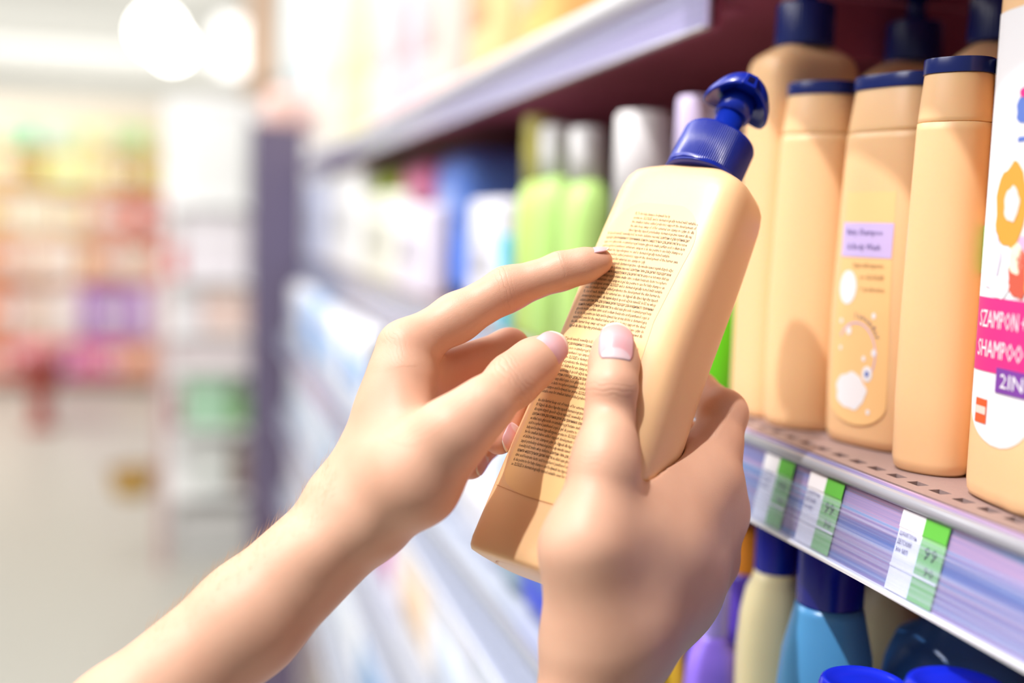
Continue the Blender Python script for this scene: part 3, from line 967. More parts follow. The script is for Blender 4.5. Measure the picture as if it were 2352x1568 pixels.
for x0, x1, y0, y1, col, lb in (
        (430, 575, 210, 470, (250, 250, 248), 'large white pack at the top of the display rack'),
        (424, 575, 480, 640, (246, 240, 246), 'pale lilac white pack on the display rack'),
        (375, 420, 600, 690, (226, 130, 130), 'small red pack at the left of the display rack'),
        (425, 470, 650, 760, (238, 232, 236), 'white box on the display rack'),
        (470, 575, 650, 770, (240, 214, 204), 'peach box on the display rack'),
        (385, 575, 775, 850, (238, 226, 228), 'pale pink box on the display rack'),
        (425, 530, 850, 985, (180, 222, 190), 'mint green pack on the display rack'),
        (530, 575, 850, 940, (120, 168, 100), 'leaf green pack beside the slate upright'),
        (440, 530, 1010, 1140, (226, 230, 226), 'white carton low on the display rack'),
        (535, 575, 1000, 1120, (150, 130, 120), 'brown carton low on the display rack'),
        (380, 410, 950, 1040, (206, 120, 130), 'narrow rose red carton at the rack corner'),
        (400, 575, 1160, 1330, (206, 206, 204), 'grey box at the foot of the display rack')):
    a, b = hit_y(x0, y1, YD - 0.02), hit_y(x1, y0, YD - 0.02)
    base = min((475, 645, 772, 852, 990, 1142, 1335), key=lambda v: abs(v - y1))
    zb_ = hit_y(480, base, YD)[2] + 0.0075
    t = empty('product_pack', ((a[0] + b[0]) / 2, YD + 0.16, zb_), 0, lb, 'pack', G_R)
    H = (b[2] - a[2]) - 0.02
    ab_ = [v for v in (475, 645, 772, 852, 990, 1142, 1335) if v < base]
    if ab_:
        H = min(H, hit_y(480, ab_[-1], YD)[2] - 0.01 - zb_)
    a[0] = max(a[0], dx0 + 0.03)
    b[0] = min(b[0], dx1 - 0.03)
    t.location.x = (a[0] + b[0]) / 2
    put('carton', box_me('carton', (0, 0, H / 2), (b[0] - a[0], 0.24, H), 0.02, 3), mat('pack_%d_%d_%d' % col, srgb(*col), rough=0.4), t)
    put('lid_strip', box_me('lid_strip', (0, -0.1215, H * 0.9), ((b[0] - a[0]) * 0.8, 0.004, H * 0.06)), mat('pack_strip', srgb(240, 236, 236), rough=0.5), t, False)

# long shelving far left with coloured goods
YG = 9.4
gx0, gx1 = hit_y(-60, 700, YG)[0], hit_y(415, 700, YG)[0]
fd = empty('display_shelving', ((gx0 + gx1) / 2, YG + 0.3, 0), 0, 'long far shelving full of coloured goods across the aisle', 'shelving')
wg = gx1 - gx0
put('back_panel', box_me('back_panel', (0, 0.2, 1.15), (wg, 0.02, 2.3)), mat('far_cream', srgb(240, 226, 210), rough=0.6), fd, False)
TIER = [(272, 342), (342, 432), (432, 545), (545, 645), (645, 782), (782, 872)]
for y0, y1 in TIER:
    zz = hit_y(200, y1, YG)[2]
    put('tier_shelf', box_me('tier_shelf', (0, 0, zz - 0.015), (wg, 0.38, 0.03)), mat('far_salmon', srgb(232, 168, 150), rough=0.5), fd, False)
rows = [
    [(250, 236, 190), (170, 232, 190), (206, 240, 206), (244, 240, 180), (190, 224, 160), (232, 222, 160)],
    [(248, 226, 170), (214, 176, 100), (248, 244, 160), (246, 236, 170), (226, 190, 120), (214, 196, 90)],
    [(236, 206, 140), (246, 226, 196), (240, 214, 180), (234, 190, 160), (226, 150, 130), (216, 120, 106)],
    [(228, 160, 110), (236, 200, 176), (244, 222, 206), (236, 176, 140), (240, 206, 190), (224, 130, 120)],
    [(230, 150, 110), (228, 196, 180), (240, 224, 216), (180, 130, 196), (190, 150, 206), (240, 222, 226)],
    [(232, 150, 140), (216, 110, 110), (226, 110, 190), (232, 130, 170), (236, 170, 150), (238, 190, 176)]]
tn = ['top', 'second', 'third', 'fourth', 'fifth', 'bottom']


def hue(c):
    r, g, b = c
    if r > 236 and g > 215 and b > 185:
        return 'cream'
    if g > r:
        return 'mint green'
    if b > g + 25 and b > 185 and r < 200:
        return 'purple'
    if b > g + 30:
        return 'pink'
    if r > 205 and g > 180 and b < 185:
        return 'yellow'
    if g < 140:
        return 'red'
    return 'salmon'


for ti, (y0, y1) in enumerate(TIER):
    za = hit_y(200, y1, YG)[2] + 0.001
    n = 12
    cuts = [0.0] + sorted((k + 1 + random.uniform(-0.32, 0.32)) / n for k in range(n - 1)) + [1.0]
    for k in range(n):
        c = rows[ti][k // 2]
        j = [int(max(0, min(255, v + random.uniform(-8, 8)))) for v in c]
        H = (hit_y(200, y0, YG)[2] - za) * random.uniform(0.80, 0.90)
        x = gx0 + wg * (cuts[k] + cuts[k + 1]) / 2
        t = empty('product_pack', (x, YG + 0.22, za), 0, '%s package blurred on the %s tier of the far shelving' % (hue(c), tn[ti]), 'pack', '%s packages on the %s tier' % (hue(c), tn[ti]))
        ww = wg * (cuts[k + 1] - cuts[k]) * 0.97
        put('carton', box_me('carton', (0, 0, H / 2), (ww, 0.24, H), 0.02, 2), mat('pk_%d_%d_%d' % tuple(j), srgb(*j), rough=0.45), t)
        if k % 3:
            put('printed_band', box_me('printed_band', (0, -0.1215, H * 0.5), (ww * 0.7, 0.003, H * 0.25)), mat('pack_strip', (1, 1, 1)), t, False)

# dark red stand and a gold basket in the aisle
p = hit_z(95, 985, 0.0)
st = empty('promo_stand', (p[0], p[1], 0), 0, 'blurred dark red narrow stand in front of the far shelving', 'stand')
hs = hit_y(95, 790, p[1])[2]
put('column', lathe_me('column', [(0.10, 0.0), (0.10, 0.03), (0.05, 0.05), (0.07, hs * 0.45), (0.13, hs * 0.62), (0.13, hs * 0.8), (0.02, hs * 0.81)], 24), mat('dark_red', srgb(168, 76, 66), rough=0.5), st)
put('tray', lathe_me('tray', [(0.10, hs * 0.812), (0.17, hs * 0.85), (0.17, hs), (0.15, hs)], 24), mat('rose_tray', srgb(222, 130, 140), rough=0.5), st)
p = hit_y(322, 1100, YD)
bk = empty('hanging_basket', (dx0 - 0.11, YD, p[2] - 0.07), 0, 'small golden brown basket at the corner of the display rack', 'basket')
put('bowl', lathe_me('bowl', [(0.05, 0.0), (0.075, 0.02), (0.085, 0.10), (0.08, 0.10), (0.06, 0.015)], 24, True, True), mat('gold_wicker', srgb(196, 156, 80), rough=0.6), bk)
put('hook', box_me('hook', (0.088, 0, 0.1), (0.012, 0.02, 0.03)), mat('gold_rim', srgb(170, 128, 70), rough=0.6), bk, False)
put('rim', lathe_me('rim', [(0.084, 0.1), (0.090, 0.104), (0.090, 0.112), (0.084, 0.114)], 24, False, False), mat('gold_rim', srgb(170, 128, 70), rough=0.6), bk)

# ceiling lamps
LAMP = mat('lamp_glow', (1, 0.99, 0.95), emit=9.0)
HOUS = mat('lamp_housing', srgb(236, 236, 234), rough=0.5)
for px, py, Y, r, lb in ((362, 72, 13.5, 0.24, 'bright round ceiling lamp at the upper left'), (395, 108, 15.0, 0.22, 'bright round ceiling lamp just below the brightest one')):
    p = hit_y(px, py, Y)
    t = empty('ceiling_lamp', (p[0], p[1], p[2]), 0, lb, 'lamp', 'round ceiling lamps')
    bm = bmesh.new()
    bmesh.ops.create_uvsphere(bm, u_segments=24, v_segments=14, radius=r)
    put('globe', bm_new('globe', bm), LAMP, t)
    put('rod', lathe_me('rod', [(0.02, r * 0.98), (0.02, 4.25 - p[2])], 12), HOUS, t)
p = hit_y(590, 110, 12.0)
t = empty('light_panel', (p[0], p[1], p[2]), 0, 'wide white glowing light panel above the display rack', 'lamp')
put('housing', box_me('housing', (0, 0.06, 0), (0.84, 0.1, 0.6), 0.03), HOUS, t)
put('diffuser', box_me('diffuser', (0, 0, 0), (0.78, 0.04, 0.54), 0.02), mat('panel_glow', (1, 1, 0.99), emit=1.6), t)
put('rod', lathe_me('rod', [(0.02, 0.302), (0.02, 4.25 - p[2])], 12, oy=0.06), HOUS, t)
# tan header board over the far bay
a, b = hit_y(560, 330, 11.0), hit_y(800, -120, 11.0)
hb = put('trim_1', box_me('trim_1', ((a[0] + b[0]) / 2, 11.0, (a[2] + b[2]) / 2), (b[0] - a[0], 0.1, b[2] - a[2])), mat('tan_board', srgb(220, 190, 166), rough=0.7), smooth=False)
tag(hb, 'tan wall board above the shelves', 'wall panel', kind='structure')

# ================================================================== THE HELD BOTTLE
C0 = P(1611, 410, 0.463)
B0 = P(1255, 1332, 0.416)
bu = (C0 - B0)
HB = float(np.linalg.norm(bu))
bu /= HB
n0 = -FW - bu * float(np.dot(-FW, bu))
n0 /= np.linalg.norm(n0)
r0 = np.cross(bu, n0)
if np.dot(r0, RT) < 0:
    r0 = -r0
PHI = math.radians(38)
bn = n0 * math.cos(PHI) - r0 * math.sin(PHI)
bs = r0 * math.cos(PHI) + n0 * math.sin(PHI)
BA, BB, BE = 0.0290, 0.0200, 4.0


def b_scale(z):
    xs = [q for _, q in pump_body_rings(BA, BB, HB)]
    ks = [q for q, _ in pump_body_rings(BA, BB, HB)]
    return float(np.interp(z, xs, ks))


def b_ab(z):
    """half width, half depth with a soft waist"""
    k = b_scale(z)
    q = z / HB
    wa = 1.04 - 0.05 * q
    wb = 1.04 - 0.10 * q
    wa *= 1 - 0.035 * math.exp(-((q - 0.52) / 0.16) ** 2)
    return BA * k * wa, BB * k * wb


# local frame: x = bs, y = -bn (front is -y), z = bu
BM = Matrix(((bs[0], -bn[0], bu[0], B0[0]), (bs[1], -bn[1], bu[1], B0[1]), (bs[2], -bn[2], bu[2], B0[2]), (0, 0, 0, 1)))
if BM.to_3x3().determinant() < 0:
    raise RuntimeError('bottle frame is left handed')


def b_local(p):
    q = np.asarray(p) - B0
    return np.stack([q @ bs, q @ (-bn), q @ bu], -1)


def b_depth(px, py):
    """depth at which the ray through a pixel meets the held bottle's body"""
    ds_ = np.linspace(0.36, 0.52, 1601)
    pts = CAM + np.outer(ds_, ray(px, py))
    l = b_local(pts)
    for i, d in enumerate(ds_):
        if 0 <= l[i, 2] <= HB:
            a_, b_ = b_ab(l[i, 2])
            if (abs(l[i, 0]) / a_) ** BE + (abs(l[i, 1]) / b_) ** BE < 1:
                return float(d)
    return None


hb_ = bpy.data.objects.new('pump_bottle', None)
hb_.empty_display_size = 0.02
COL.objects.link(hb_)
hb_.matrix_world = BM
tag(hb_, 'peach pump bottle with royal blue pump held in both hands, back label showing', 'bottle')
zs_ = sorted(set([z for _, z in pump_body_rings(BA, BB, HB)] + [HB * i / 24 for i in range(1, 23)]))
zs_ = [z for z in zs_ if not (0.0055 < z < 0.006)]
body = put('bottle_body', loft_me('bottle_body', [sup(b_ab(z)[0], b_ab(z)[1], BE, z, 120) for z in zs_]), PEACH, hb_)
co = put('collar', collar_me(0.0154, 0.0192, 112, 112 * 8, 0.00036), BLUE, hb_)
co.location = (0, 0, HB + 0.0003)
flat_shade_by_angle(co, 60)
nr_ = put('neck_ring', lathe_me('neck_ring', [(0.0125, HB - 0.0006), (0.0157, HB - 0.0004), (0.0157, HB + 0.0002), (0.0125, HB + 0.0003)], 64), BLUE, hb_)
zc = HB + 0.0195
ps_ = put('pump_stem', lathe_me('pump_stem', [(0.0078, zc), (0.0078, zc + 0.0008), (0.0062, zc + 0.0010), (0.0060, zc + 0.016)], 48), BLUE, hb_)
pl_ = put('pump_sleeve', lathe_me('pump_sleeve', [(0.0061, zc + 0.0118), (0.0074, zc + 0.0120), (0.0076, zc + 0.0215)], 48), BLUE, hb_)
# mushroom head: domed shell, open and hollow underneath
zh = zc + 0.0175
prof = [(0.0074, zh + 0.0035), (0.0112, zh + 0.0030), (0.0124, zh + 0.0008), (0.0127, zh), (0.0133, zh + 0.0001), (0.0136, zh + 0.0010), (0.0131, zh + 0.0042), (0.0112, zh + 0.0078), (0.0080, zh + 0.0104), (0.0042, zh + 0.0118), (0.0008, zh + 0.0121)]
bm = bmesh.new()
rings = []
for r, z in prof:
    ring = []
    for i in range(72):
        t = 2 * math.pi * i / 72
        # the sides of the rim hang lower than its front; front bulges into a spout
        sag = 0.0032 * math.cos(2 * t) * (r / 0.0136) ** 2
        ring.append((r * 1.05 * math.cos(t), r * 0.98 * math.sin(t), z - sag))
    rings.append(ring)
loft(bm, rings, cap0=False)
head = put('pump_head', bm_new('pump_head', bm), BLUE, hb_)
# spout block on the front of the head with its square mouth
bm = bmesh.new()
sp = []
for y, hw, z0_, z1_ in ((-0.0030, 0.0042, zh + 0.0040, zh + 0.0122), (-0.0090, 0.0040, zh + 0.0032, zh + 0.0104), (-0.0132, 0.0034, zh + 0.0022, zh + 0.0082), (-0.0152, 0.0030, zh + 0.0020, zh + 0.0072)):
    sp.append([(-hw, y, z0_), (hw, y, z0_), (hw * 0.7, y, z1_), (-hw * 0.7, y, z1_)])
loft(bm, sp)
spo = put('spout', bm_new('spout', bm), BLUE, head, False)
put('spout_mouth', box_me('spout_mouth', (0, -0.01525, zh + 0.0047), (0.0026, 0.0004, 0.0026), 0.0001, 1), mat('mouth_dark', srgb(12, 8, 60), rough=0.8, spec=0.1), spo, False)
# ridges over the dome
bm = bmesh.new()
for s in (-1, 1):
    pts = []
    for k in range(9):
        t = k / 8
        y = -0.004 + 0.013 * t
        x = s * (0.0030 + 0.002 * t)
        rr = min(1, math.hypot(x / 1.05, y / .98) / 0.0131)
        z = zh + 0.0121 * math.sqrt(max(0, 1 - rr * rr * 0.92)) + 0.0002
        pts.append((x, y, z))
    ringsr = [[(p[0] + 0.0005 * math.cos(a), p[1], p[2] + 0.0005 * math.sin(a)) for a in [2 * math.pi * i / 8 for i in range(8)]] for p in pts]
    loft(bm, ringsr)
put('grip_ridge', bm_new('grip_ridge', bm), BLUE, head)
# the pump sits a few degrees askew on its neck, its spout turned from the label
neck = Vector((0, 0, HB))
fw_local = BM.to_3x3().transposed() @ Vector(FW)
lean = Matrix.Translation(neck) @ Matrix.Rotation(math.radians(4.5), 4, fw_local) @ Matrix.Translation(-neck)
for o_ in (co, ps_, pl_):
    o_.matrix_basis = lean @ o_.matrix_basis
head.matrix_basis = lean @ Matrix.Rotation(math.radians(36), 4, 'Z')
# fine mould seam near the base and engraved marks underneath
bfront = lambda off: front_pt(lambda z: b_ab(z)[0], lambda z: b_ab(z)[1], BE, off)
h0, h1 = bfront(0.00012), bfront(0.00026)
SEAM = mat('peach_seam', srgb(206, 150, 100), rough=0.5)
bm = bmesh.new()
rr_ = []
for i in range(41):
    s = -0.0245 + 0.049 * i / 40
    z = 0.0255 - 0.0018 * (1 - (s / 0.0245) ** 2)
    rr_.append([bm.verts.new(h0(s, z + dz)) for dz in (-0.00012, 0.00012)])
for i in range(40):
    bm.faces.new((rr_[i][0], rr_[i + 1][0], rr_[i + 1][1], rr_[i][1]))
put('seam_line', bm_new('seam_line', bm), SEAM, body)
bm = bmesh.new()
va = []
for i in range(49):
    t = math.pi * (0.02 + 0.96 * i / 48)
    va.append([bm.verts.new((r * math.cos(t), -r * 0.62 * math.sin(t), -0.0002)) for r in (0.0218, 0.0222)])
for i in range(48):
    bm.faces.new((va[i][0], va[i][1], va[i + 1][1], va[i + 1][0]))
put('base_groove', bm_new('base_groove', bm), SEAM, body)


# --- back label with its small print
def px_to_sh(px, py):
    d = b_depth(px, py)
    l = b_local(CAM + ray(px, py) * d)
    return float(l[0]), float(l[2])


tl, tr_ = px_to_sh(1462, 486), px_to_sh(1577, 500)
ml, mr = px_to_sh(1310, 760), px_to_sh(1470, 790)
bl, br = px_to_sh(1160, 1058), px_to_sh(1312, 1078)
fl_, fr_ = px_to_sh(1392, 540), px_to_sh(1568, 556)
print('LABEL', tl, tr_, ml, mr, bl, br, fl_, fr_)
LZ0, LZ1 = 0.024, 0.150
LR = lambda z: float(np.interp(z, [0.02, 0.075, 0.10, 0.125, 0.140, 0.150], [0.0165, 0.0165, 0.0150, 0.0175, 0.0195, 0.0200]))


def lab_b(z):
    wl, wr = -0.0225, LR(z)
    e = 1.0
    if z > LZ1 - 0.020:
        e = math.sqrt(max(0.0, 1 - ((z - (LZ1 - 0.020)) / 0.0202) ** 2))
    if z < LZ0 + 0.008:
        e = math.sqrt(max(0.0, 1 - (((LZ0 + 0.008) - z) / 0.0082) ** 2))
    e = 0.30 + 0.70 * e
    return (wl * e, wr * e)


blab = patch('back_label', LZ0, LZ1, lab_b, h0, nx=40, nz=170, m=PEACH_LABEL, parent=hb_)
WORDS = ('to use for baby shampoo and bodywash has hypoallergenic aroma no SLS/SLES and is dermatologically tested mild suitable even for the smallest babies '
         'added prebiotics support the development of the skin barrier keep away out of reach of children for external use szampon i płyn do kąpieli dla dzieci '
         'łagodny zapach przebadany dermatologicznie odpowiedni nawet dla najmłodszych sposób użycia nanieść niewielką ilość na mokre włosy delikatnie masować '
         'шампунь и гель для купания детей подходит для ежедневного применения хранить в недоступном для детей месте szampon na testowany skład aqua coco glucoside '
         'cocamidopropyl betaine glycerin inulin parfum citric acid sodium benzoate lactic acid tocopherol panthenol sarbatoare copii sampon si gel de dus pentru').split()
wi = [0]


def line_text(n):
    s = ''
    while len(s) < n:
        s += WORDS[wi[0] % len(WORDS)] + ' '
        wi[0] += random.choice((1, 1, 1, 2))
    return s[:n].strip()


text_lines = []
pitch = (tl[1] - bl[1]) / 58.0
ztop_t = tl[1]
for i in range(59):
    z = ztop_t - pitch * i
    if i in (28, 29, 43):
        continue
    xl = -0.0205 if i >= 5 else (tl[0] + 0.0)
    xr = LR(z) - 0.0024
    if i > 42:
        xr = LR(z) - 0.001
    if random.random() < 0.12:
        xr -= random.uniform(0.004, 0.014)
    n = int((xr - xl) / 0.00044)
    s = line_text(n)
    if i in (0, 5, 9, 14, 19, 24, 30, 45):
        s = random.choice(('EN ', 'PL ', 'RU ', 'CZ ')) + s.capitalize()
    text_lines.append((s, xl, xr, z - pitch * 0.75, pitch * 0.98))
put('printed_text', text_mesh('printed_text', text_lines, lambda x, y: h1(x, y)), INK, blab, False)

# ================================================================== PERSON: two arms and hands


def smin(a, b, k):
    h = np.maximum(k - np.abs(a - b), 0.0) / k
    return np.minimum(a, b) - h * h * k * 0.25


def rcone(p, a, b, ra, rb):
    """distance to a round cone between a and b"""
    ba = b - a
    l2 = float(ba @ ba)
    rr = ra - rb
    a2 = l2 - rr * rr
    il2 = 1.0 / l2
    pa = p - a
    y = pa @ ba
    z = y - l2
    x2 = ((pa * l2 - y[..., None] * ba) ** 2).sum(-1)
    y2 = y * y * l2
    z2 = z * z * l2
    k = np.sign(rr) * rr * rr * x2
    c1 = np.sign(z) * a2 * z2 > k
    c2 = np.sign(y) * a2 * y2 < k
    d = (np.sqrt(np.maximum(x2 * a2 * il2, 0)) + y * rr) * il2 - ra
    d = np.where(c2, np.sqrt(np.maximum(x2 + y2, 0)) * il2 - ra, d)
    d = np.where(c1, np.sqrt(np.maximum(x2 + z2, 0)) * il2 - rb, d)
    return d


class Chain:
    def __init__(self, pts, k):
        """pts: (px, py, depth, radius in px)"""
        self.k = k
        self.p = [P(q[0], q[1], q[2]) for q in pts]
        self.r = [q[3] * q[2] / FPX for q in pts]
        self.lo = np.min([p - r for p, r in zip(self.p, self.r)], 0)
        self.hi = np.max([p + r for p, r in zip(self.p, self.r)], 0)

    def d(self, x):
        o = None
        for i in range(len(self.p) - 1):
            v = rcone(x, self.p[i], self.p[i + 1], self.r[i], self.r[i + 1])
            o = v if o is None else smin(o, v, self.k)
        return o


class Hand:
    def __init__(self, body, fingers, kb, kf, kff=0.0012, press=None):
        self.press = press
        self.body, self.fingers, self.kb, self.kf, self.kff = body, fingers, kb, kf, kff

    def d(self, x, local=True):
        big = np.full(x.shape[:-1], 0.05)

        def ev(ch):
            lo, hi = ch.lo - 0.030, ch.hi + 0.030
            m = np.all((x > lo) & (x < hi), -1)
            o = big.copy()
            if m.any():
                o[m] = ch.d(x[m])
            return o
        b = None
        for ch, k in self.body:
            v = ev(ch)
            b = v if b is None else smin(b, v, k)
        o = b
        for f, kf in self.fingers:
            o = smin(o, smin(b, ev(f), kf), self.kff)
        if self.press is not None:      # flesh flattens against what the hand holds
            o = -smin(-o, self.press(x), 0.0015)
        return o


_ZT = np.linspace(0, HB, 120)
_AT = np.array([b_ab(z)[0] for z in _ZT])
_BT = np.array([b_ab(z)[1] for z in _ZT])


def bottle_dist(x):
    l = b_local(x)
    z = np.clip(l[..., 2], 0.002, HB - 0.004)
    a, b = np.interp(z, _ZT, _AT), np.interp(z, _ZT, _BT)
    f = ((np.abs(l[..., 0]) / a) ** BE + (np.abs(l[..., 1]) / b) ** BE) ** (1 / BE)
    return np.maximum((f - 1) * b, np.maximum(-l[..., 2], l[..., 2] - HB)) - 0.0002


def surface_net(hand, h):
    chs = [c for c, _ in hand.body] + [f for f, _ in hand.fingers]
    lo = np.min([c.lo for c in chs], 0) - 3 * h
    hi = np.max([c.hi for c in chs], 0) + 3 * h
    n = np.ceil((hi - lo) / h).astype(int) + 1
    D = np.empty(n, np.float32)
    ys, zs = lo[1] + h * np.arange(n[1]), lo[2] + h * np.arange(n[2])
    CH = 24
    for i in range(0, n[0], CH):
        xs = lo[0] + h * np.arange(i, min(i + CH, n[0]))
        g = np.stack(np.meshgrid(xs, ys, zs, indexing='ij'), -1)
        D[i:i + CH] = hand.d(g)
    S = D < 0
    c = np.zeros(tuple(n - 1), np.int8)
    for dx in (0, 1):
        for dy in (0, 1):
            for dz in (0, 1):
                c += S[dx:n[0] - 1 + dx, dy:n[1] - 1 + dy, dz:n[2] - 1 + dz]
    act = (c > 0) & (c < 8)
    idx = -np.ones(act.shape, np.int64)
    cells = np.argwhere(act)
    idx[act] = np.arange(len(cells))
    V = lo + h * (cells + 0.5)
    F = []
    for ax in range(3):
        a = [slice(None)] * 3
        b = [slice(None)] * 3
        a[ax] = slice(0, -1)
        b[ax] = slice(1, None)
        ch = S[tuple(a)] != S[tuple(b)]
        o1, o2 = (ax + 1) % 3, (ax + 2) % 3
        e = np.argwhere(ch)
        ok = (e[:, o1] > 0) & (e[:, o2] > 0) & (e[:, o1] < n[o1] - 1) & (e[:, o2] < n[o2] - 1)
        e = e[ok]
        ins = S[tuple(e.T)]
        def cell(s1, s2):
            q = e.copy()
            q[:, o1] += s1
            q[:, o2] += s2
            return idx[tuple(q.T)]
        q = np.stack([cell(-1, -1), cell(0, -1), cell(0, 0), cell(-1, 0)], -1)
        q[~ins] = q[~ins][:, ::-1]
        F.append(q)
    F = np.concatenate(F)
    # settle the vertices on the surface
    for it in range(6):
        d0 = hand.d(V)
        e = 0.0004
        g = np.stack([hand.d(V + np.eye(3)[i] * e) - hand.d(V - np.eye(3)[i] * e) for i in range(3)], -1)
        gn = np.linalg.norm(g, axis=-1, keepdims=True) + 1e-9
        step = np.clip(d0, -h, h)[:, None] * g / gn
        V = V - step
        if it < 4:   # even out the spacing a little
            acc = np.zeros_like(V)
            cnt = np.zeros(len(V))
            for k in range(4):
                np.add.at(acc, F[:, k], V[F[:, (k + 1) % 4]] + V[F[:, (k - 1) % 4]])
                np.add.at(cnt, F[:, k], 2)
            V = V * 0.55 + acc / np.maximum(cnt, 1)[:, None] * 0.45
    return V, F


def skin_material():
    m = bpy.data.materials.new('skin')
    m.use_nodes = True
    nt = m.node_tree
    b = nt.nodes['Principled BSDF']
    tc = nt.nodes.new('ShaderNodeTexCoord')
    at = nt.nodes.new('ShaderNodeAttribute')
    at.attribute_name = 'flush'
    n1 = nt.nodes.new('ShaderNodeTexNoise')
    n1.inputs['Scale'].default_value = 42
    n1.inputs['Detail'].default_value = 4
    nt.links.new(tc.outputs['Object'], n1.inputs['Vector'])
    base = nt.nodes.new('ShaderNodeMix')
    base.data_type = 'RGBA'
    base.inputs['A'].default_value = (*srgb(206, 155, 128), 1)
    base.inputs['B'].default_value = (*srgb(227, 184, 156), 1)
    nt.links.new(n1.outputs['Fac'], base.inputs['Factor'])
    red = nt.nodes.new('ShaderNodeMix')
    red.data_type = 'RGBA'
    red.inputs['B'].default_value = (*srgb(222, 138, 112), 1)
    nt.links.new(at.outputs['Fac'], red.inputs['Factor'])
    nt.links.new(base.outputs['Result'], red.inputs['A'])
    nt.links.new(red.outputs['Result'], b.inputs['Base Color'])
    b.inputs['Roughness'].default_value = 0.46
    b.inputs['Specular IOR Level'].default_value = 0.35
    b.inputs['Subsurface Weight'].default_value = 0.15
    b.inputs['Subsurface Radius'].default_value = (1.0, 0.32, 0.16)
    b.inputs['Subsurface Scale'].default_value = 0.006
    # skin grain plus the creases over the joints
    cr = nt.nodes.new('ShaderNodeAttribute')
    cr.attribute_name = 'crease'
    sep = nt.nodes.new('ShaderNodeSeparateXYZ')
    nt.links.new(cr.outputs['Vector'], sep.inputs[0])
    wv = nt.nodes.new('ShaderNodeTexNoise')
    wv.inputs['Scale'].default_value = 170
    nt.links.new(tc.outputs['Object'], wv.inputs['Vector'])
    ad = nt.nodes.new('ShaderNodeMath')
    ad.operation = 'MULTIPLY_ADD'
    ad.inputs[1].default_value = 4.5
    nt.links.new(wv.outputs['Fac'], ad.inputs[0])
    nt.links.new(sep.outputs['X'], ad.inputs[2])
    sn = nt.nodes.new('ShaderNodeMath')
    sn.operation = 'SINE'
    mu = nt.nodes.new('ShaderNodeMath')
    mu.operation = 'MULTIPLY'
    mu.inputs[1].default_value = 1.7
    nt.links.new(ad.outputs[0], mu.inputs[0])
    nt.links.new(mu.outputs[0], sn.inputs[0])
    ab = nt.nodes.new('ShaderNodeMath')
    ab.operation = 'ABSOLUTE'
    nt.links.new(sn.outputs[0], ab.inputs[0])
    pw = nt.nodes.new('ShaderNodeMath')
    pw.operation = 'POWER'
    pw.inputs[1].default_value = 0.22
    nt.links.new(ab.outputs[0], pw.inputs[0])
    mw = nt.nodes.new('ShaderNodeMath')
    mw.operation = 'MULTIPLY'
    nt.links.new(pw.outputs[0], mw.inputs[0])
    nt.links.new(sep.outputs['Y'], mw.inputs[1])
    b1 = nt.nodes.new('ShaderNodeBump')
    b1.inputs['Strength'].default_value = 0.6
    b1.inputs['Distance'].default_value = 0.0005
    nt.links.new(mw.outputs[0], b1.inputs['Height'])
    vo = nt.nodes.new('ShaderNodeTexVoronoi')
    vo.inputs['Scale'].default_value = 2600
    nt.links.new(tc.outputs['Object'], vo.inputs['Vector'])
    b2 = nt.nodes.new('ShaderNodeBump')
    b2.inputs['Strength'].default_value = 0.14
    b2.inputs['Distance'].default_value = 0.00025
    nt.links.new(vo.outputs['Distance'], b2.inputs['Height'])
    nt.links.new(b1.outputs[0], b2.inputs['Normal'])
    nt.links.new(b2.outputs[0], b.inputs['Normal'])
    return m


SKIN = skin_material()


def nail_material():
    m = bpy.data.materials.new('fingernail')
    m.use_nodes = True
    nt = m.node_tree
    b = nt.nodes['Principled BSDF']
    at = nt.nodes.new('ShaderNodeAttribute')
    at.attribute_name = 'along'
    rp = nt.nodes.new('ShaderNodeValToRGB')
    e = rp.color_ramp.elements
    e[0].position = 0.0
    e[0].color = (*srgb(226, 196, 198), 1)
    e[1].position = 1.0
    e[1].color = (*srgb(246, 232, 214), 1)
    for pos, c in ((0.20, (224, 192, 196)), (0.26, (222, 162, 166)), (0.60, (226, 178, 182)), (0.91, (222, 166, 160)), (0.965, (242, 224, 204))):
        k = e.new(pos)
        k.color = (*srgb(*c), 1)
    nt.links.new(at.outputs['Fac'], rp.inputs[0])
    nt.links.new(rp.outputs[0], b.inputs['Base Color'])
    b.inputs['Roughness'].default_value = 0.33
    b.inputs['Specular IOR Level'].default_value = 0.3
    b.inputs['Subsurface Weight'].default_value = 0.10
    b.inputs['Subsurface Scale'].default_value = 0.002
    return m


NAIL = nail_material()


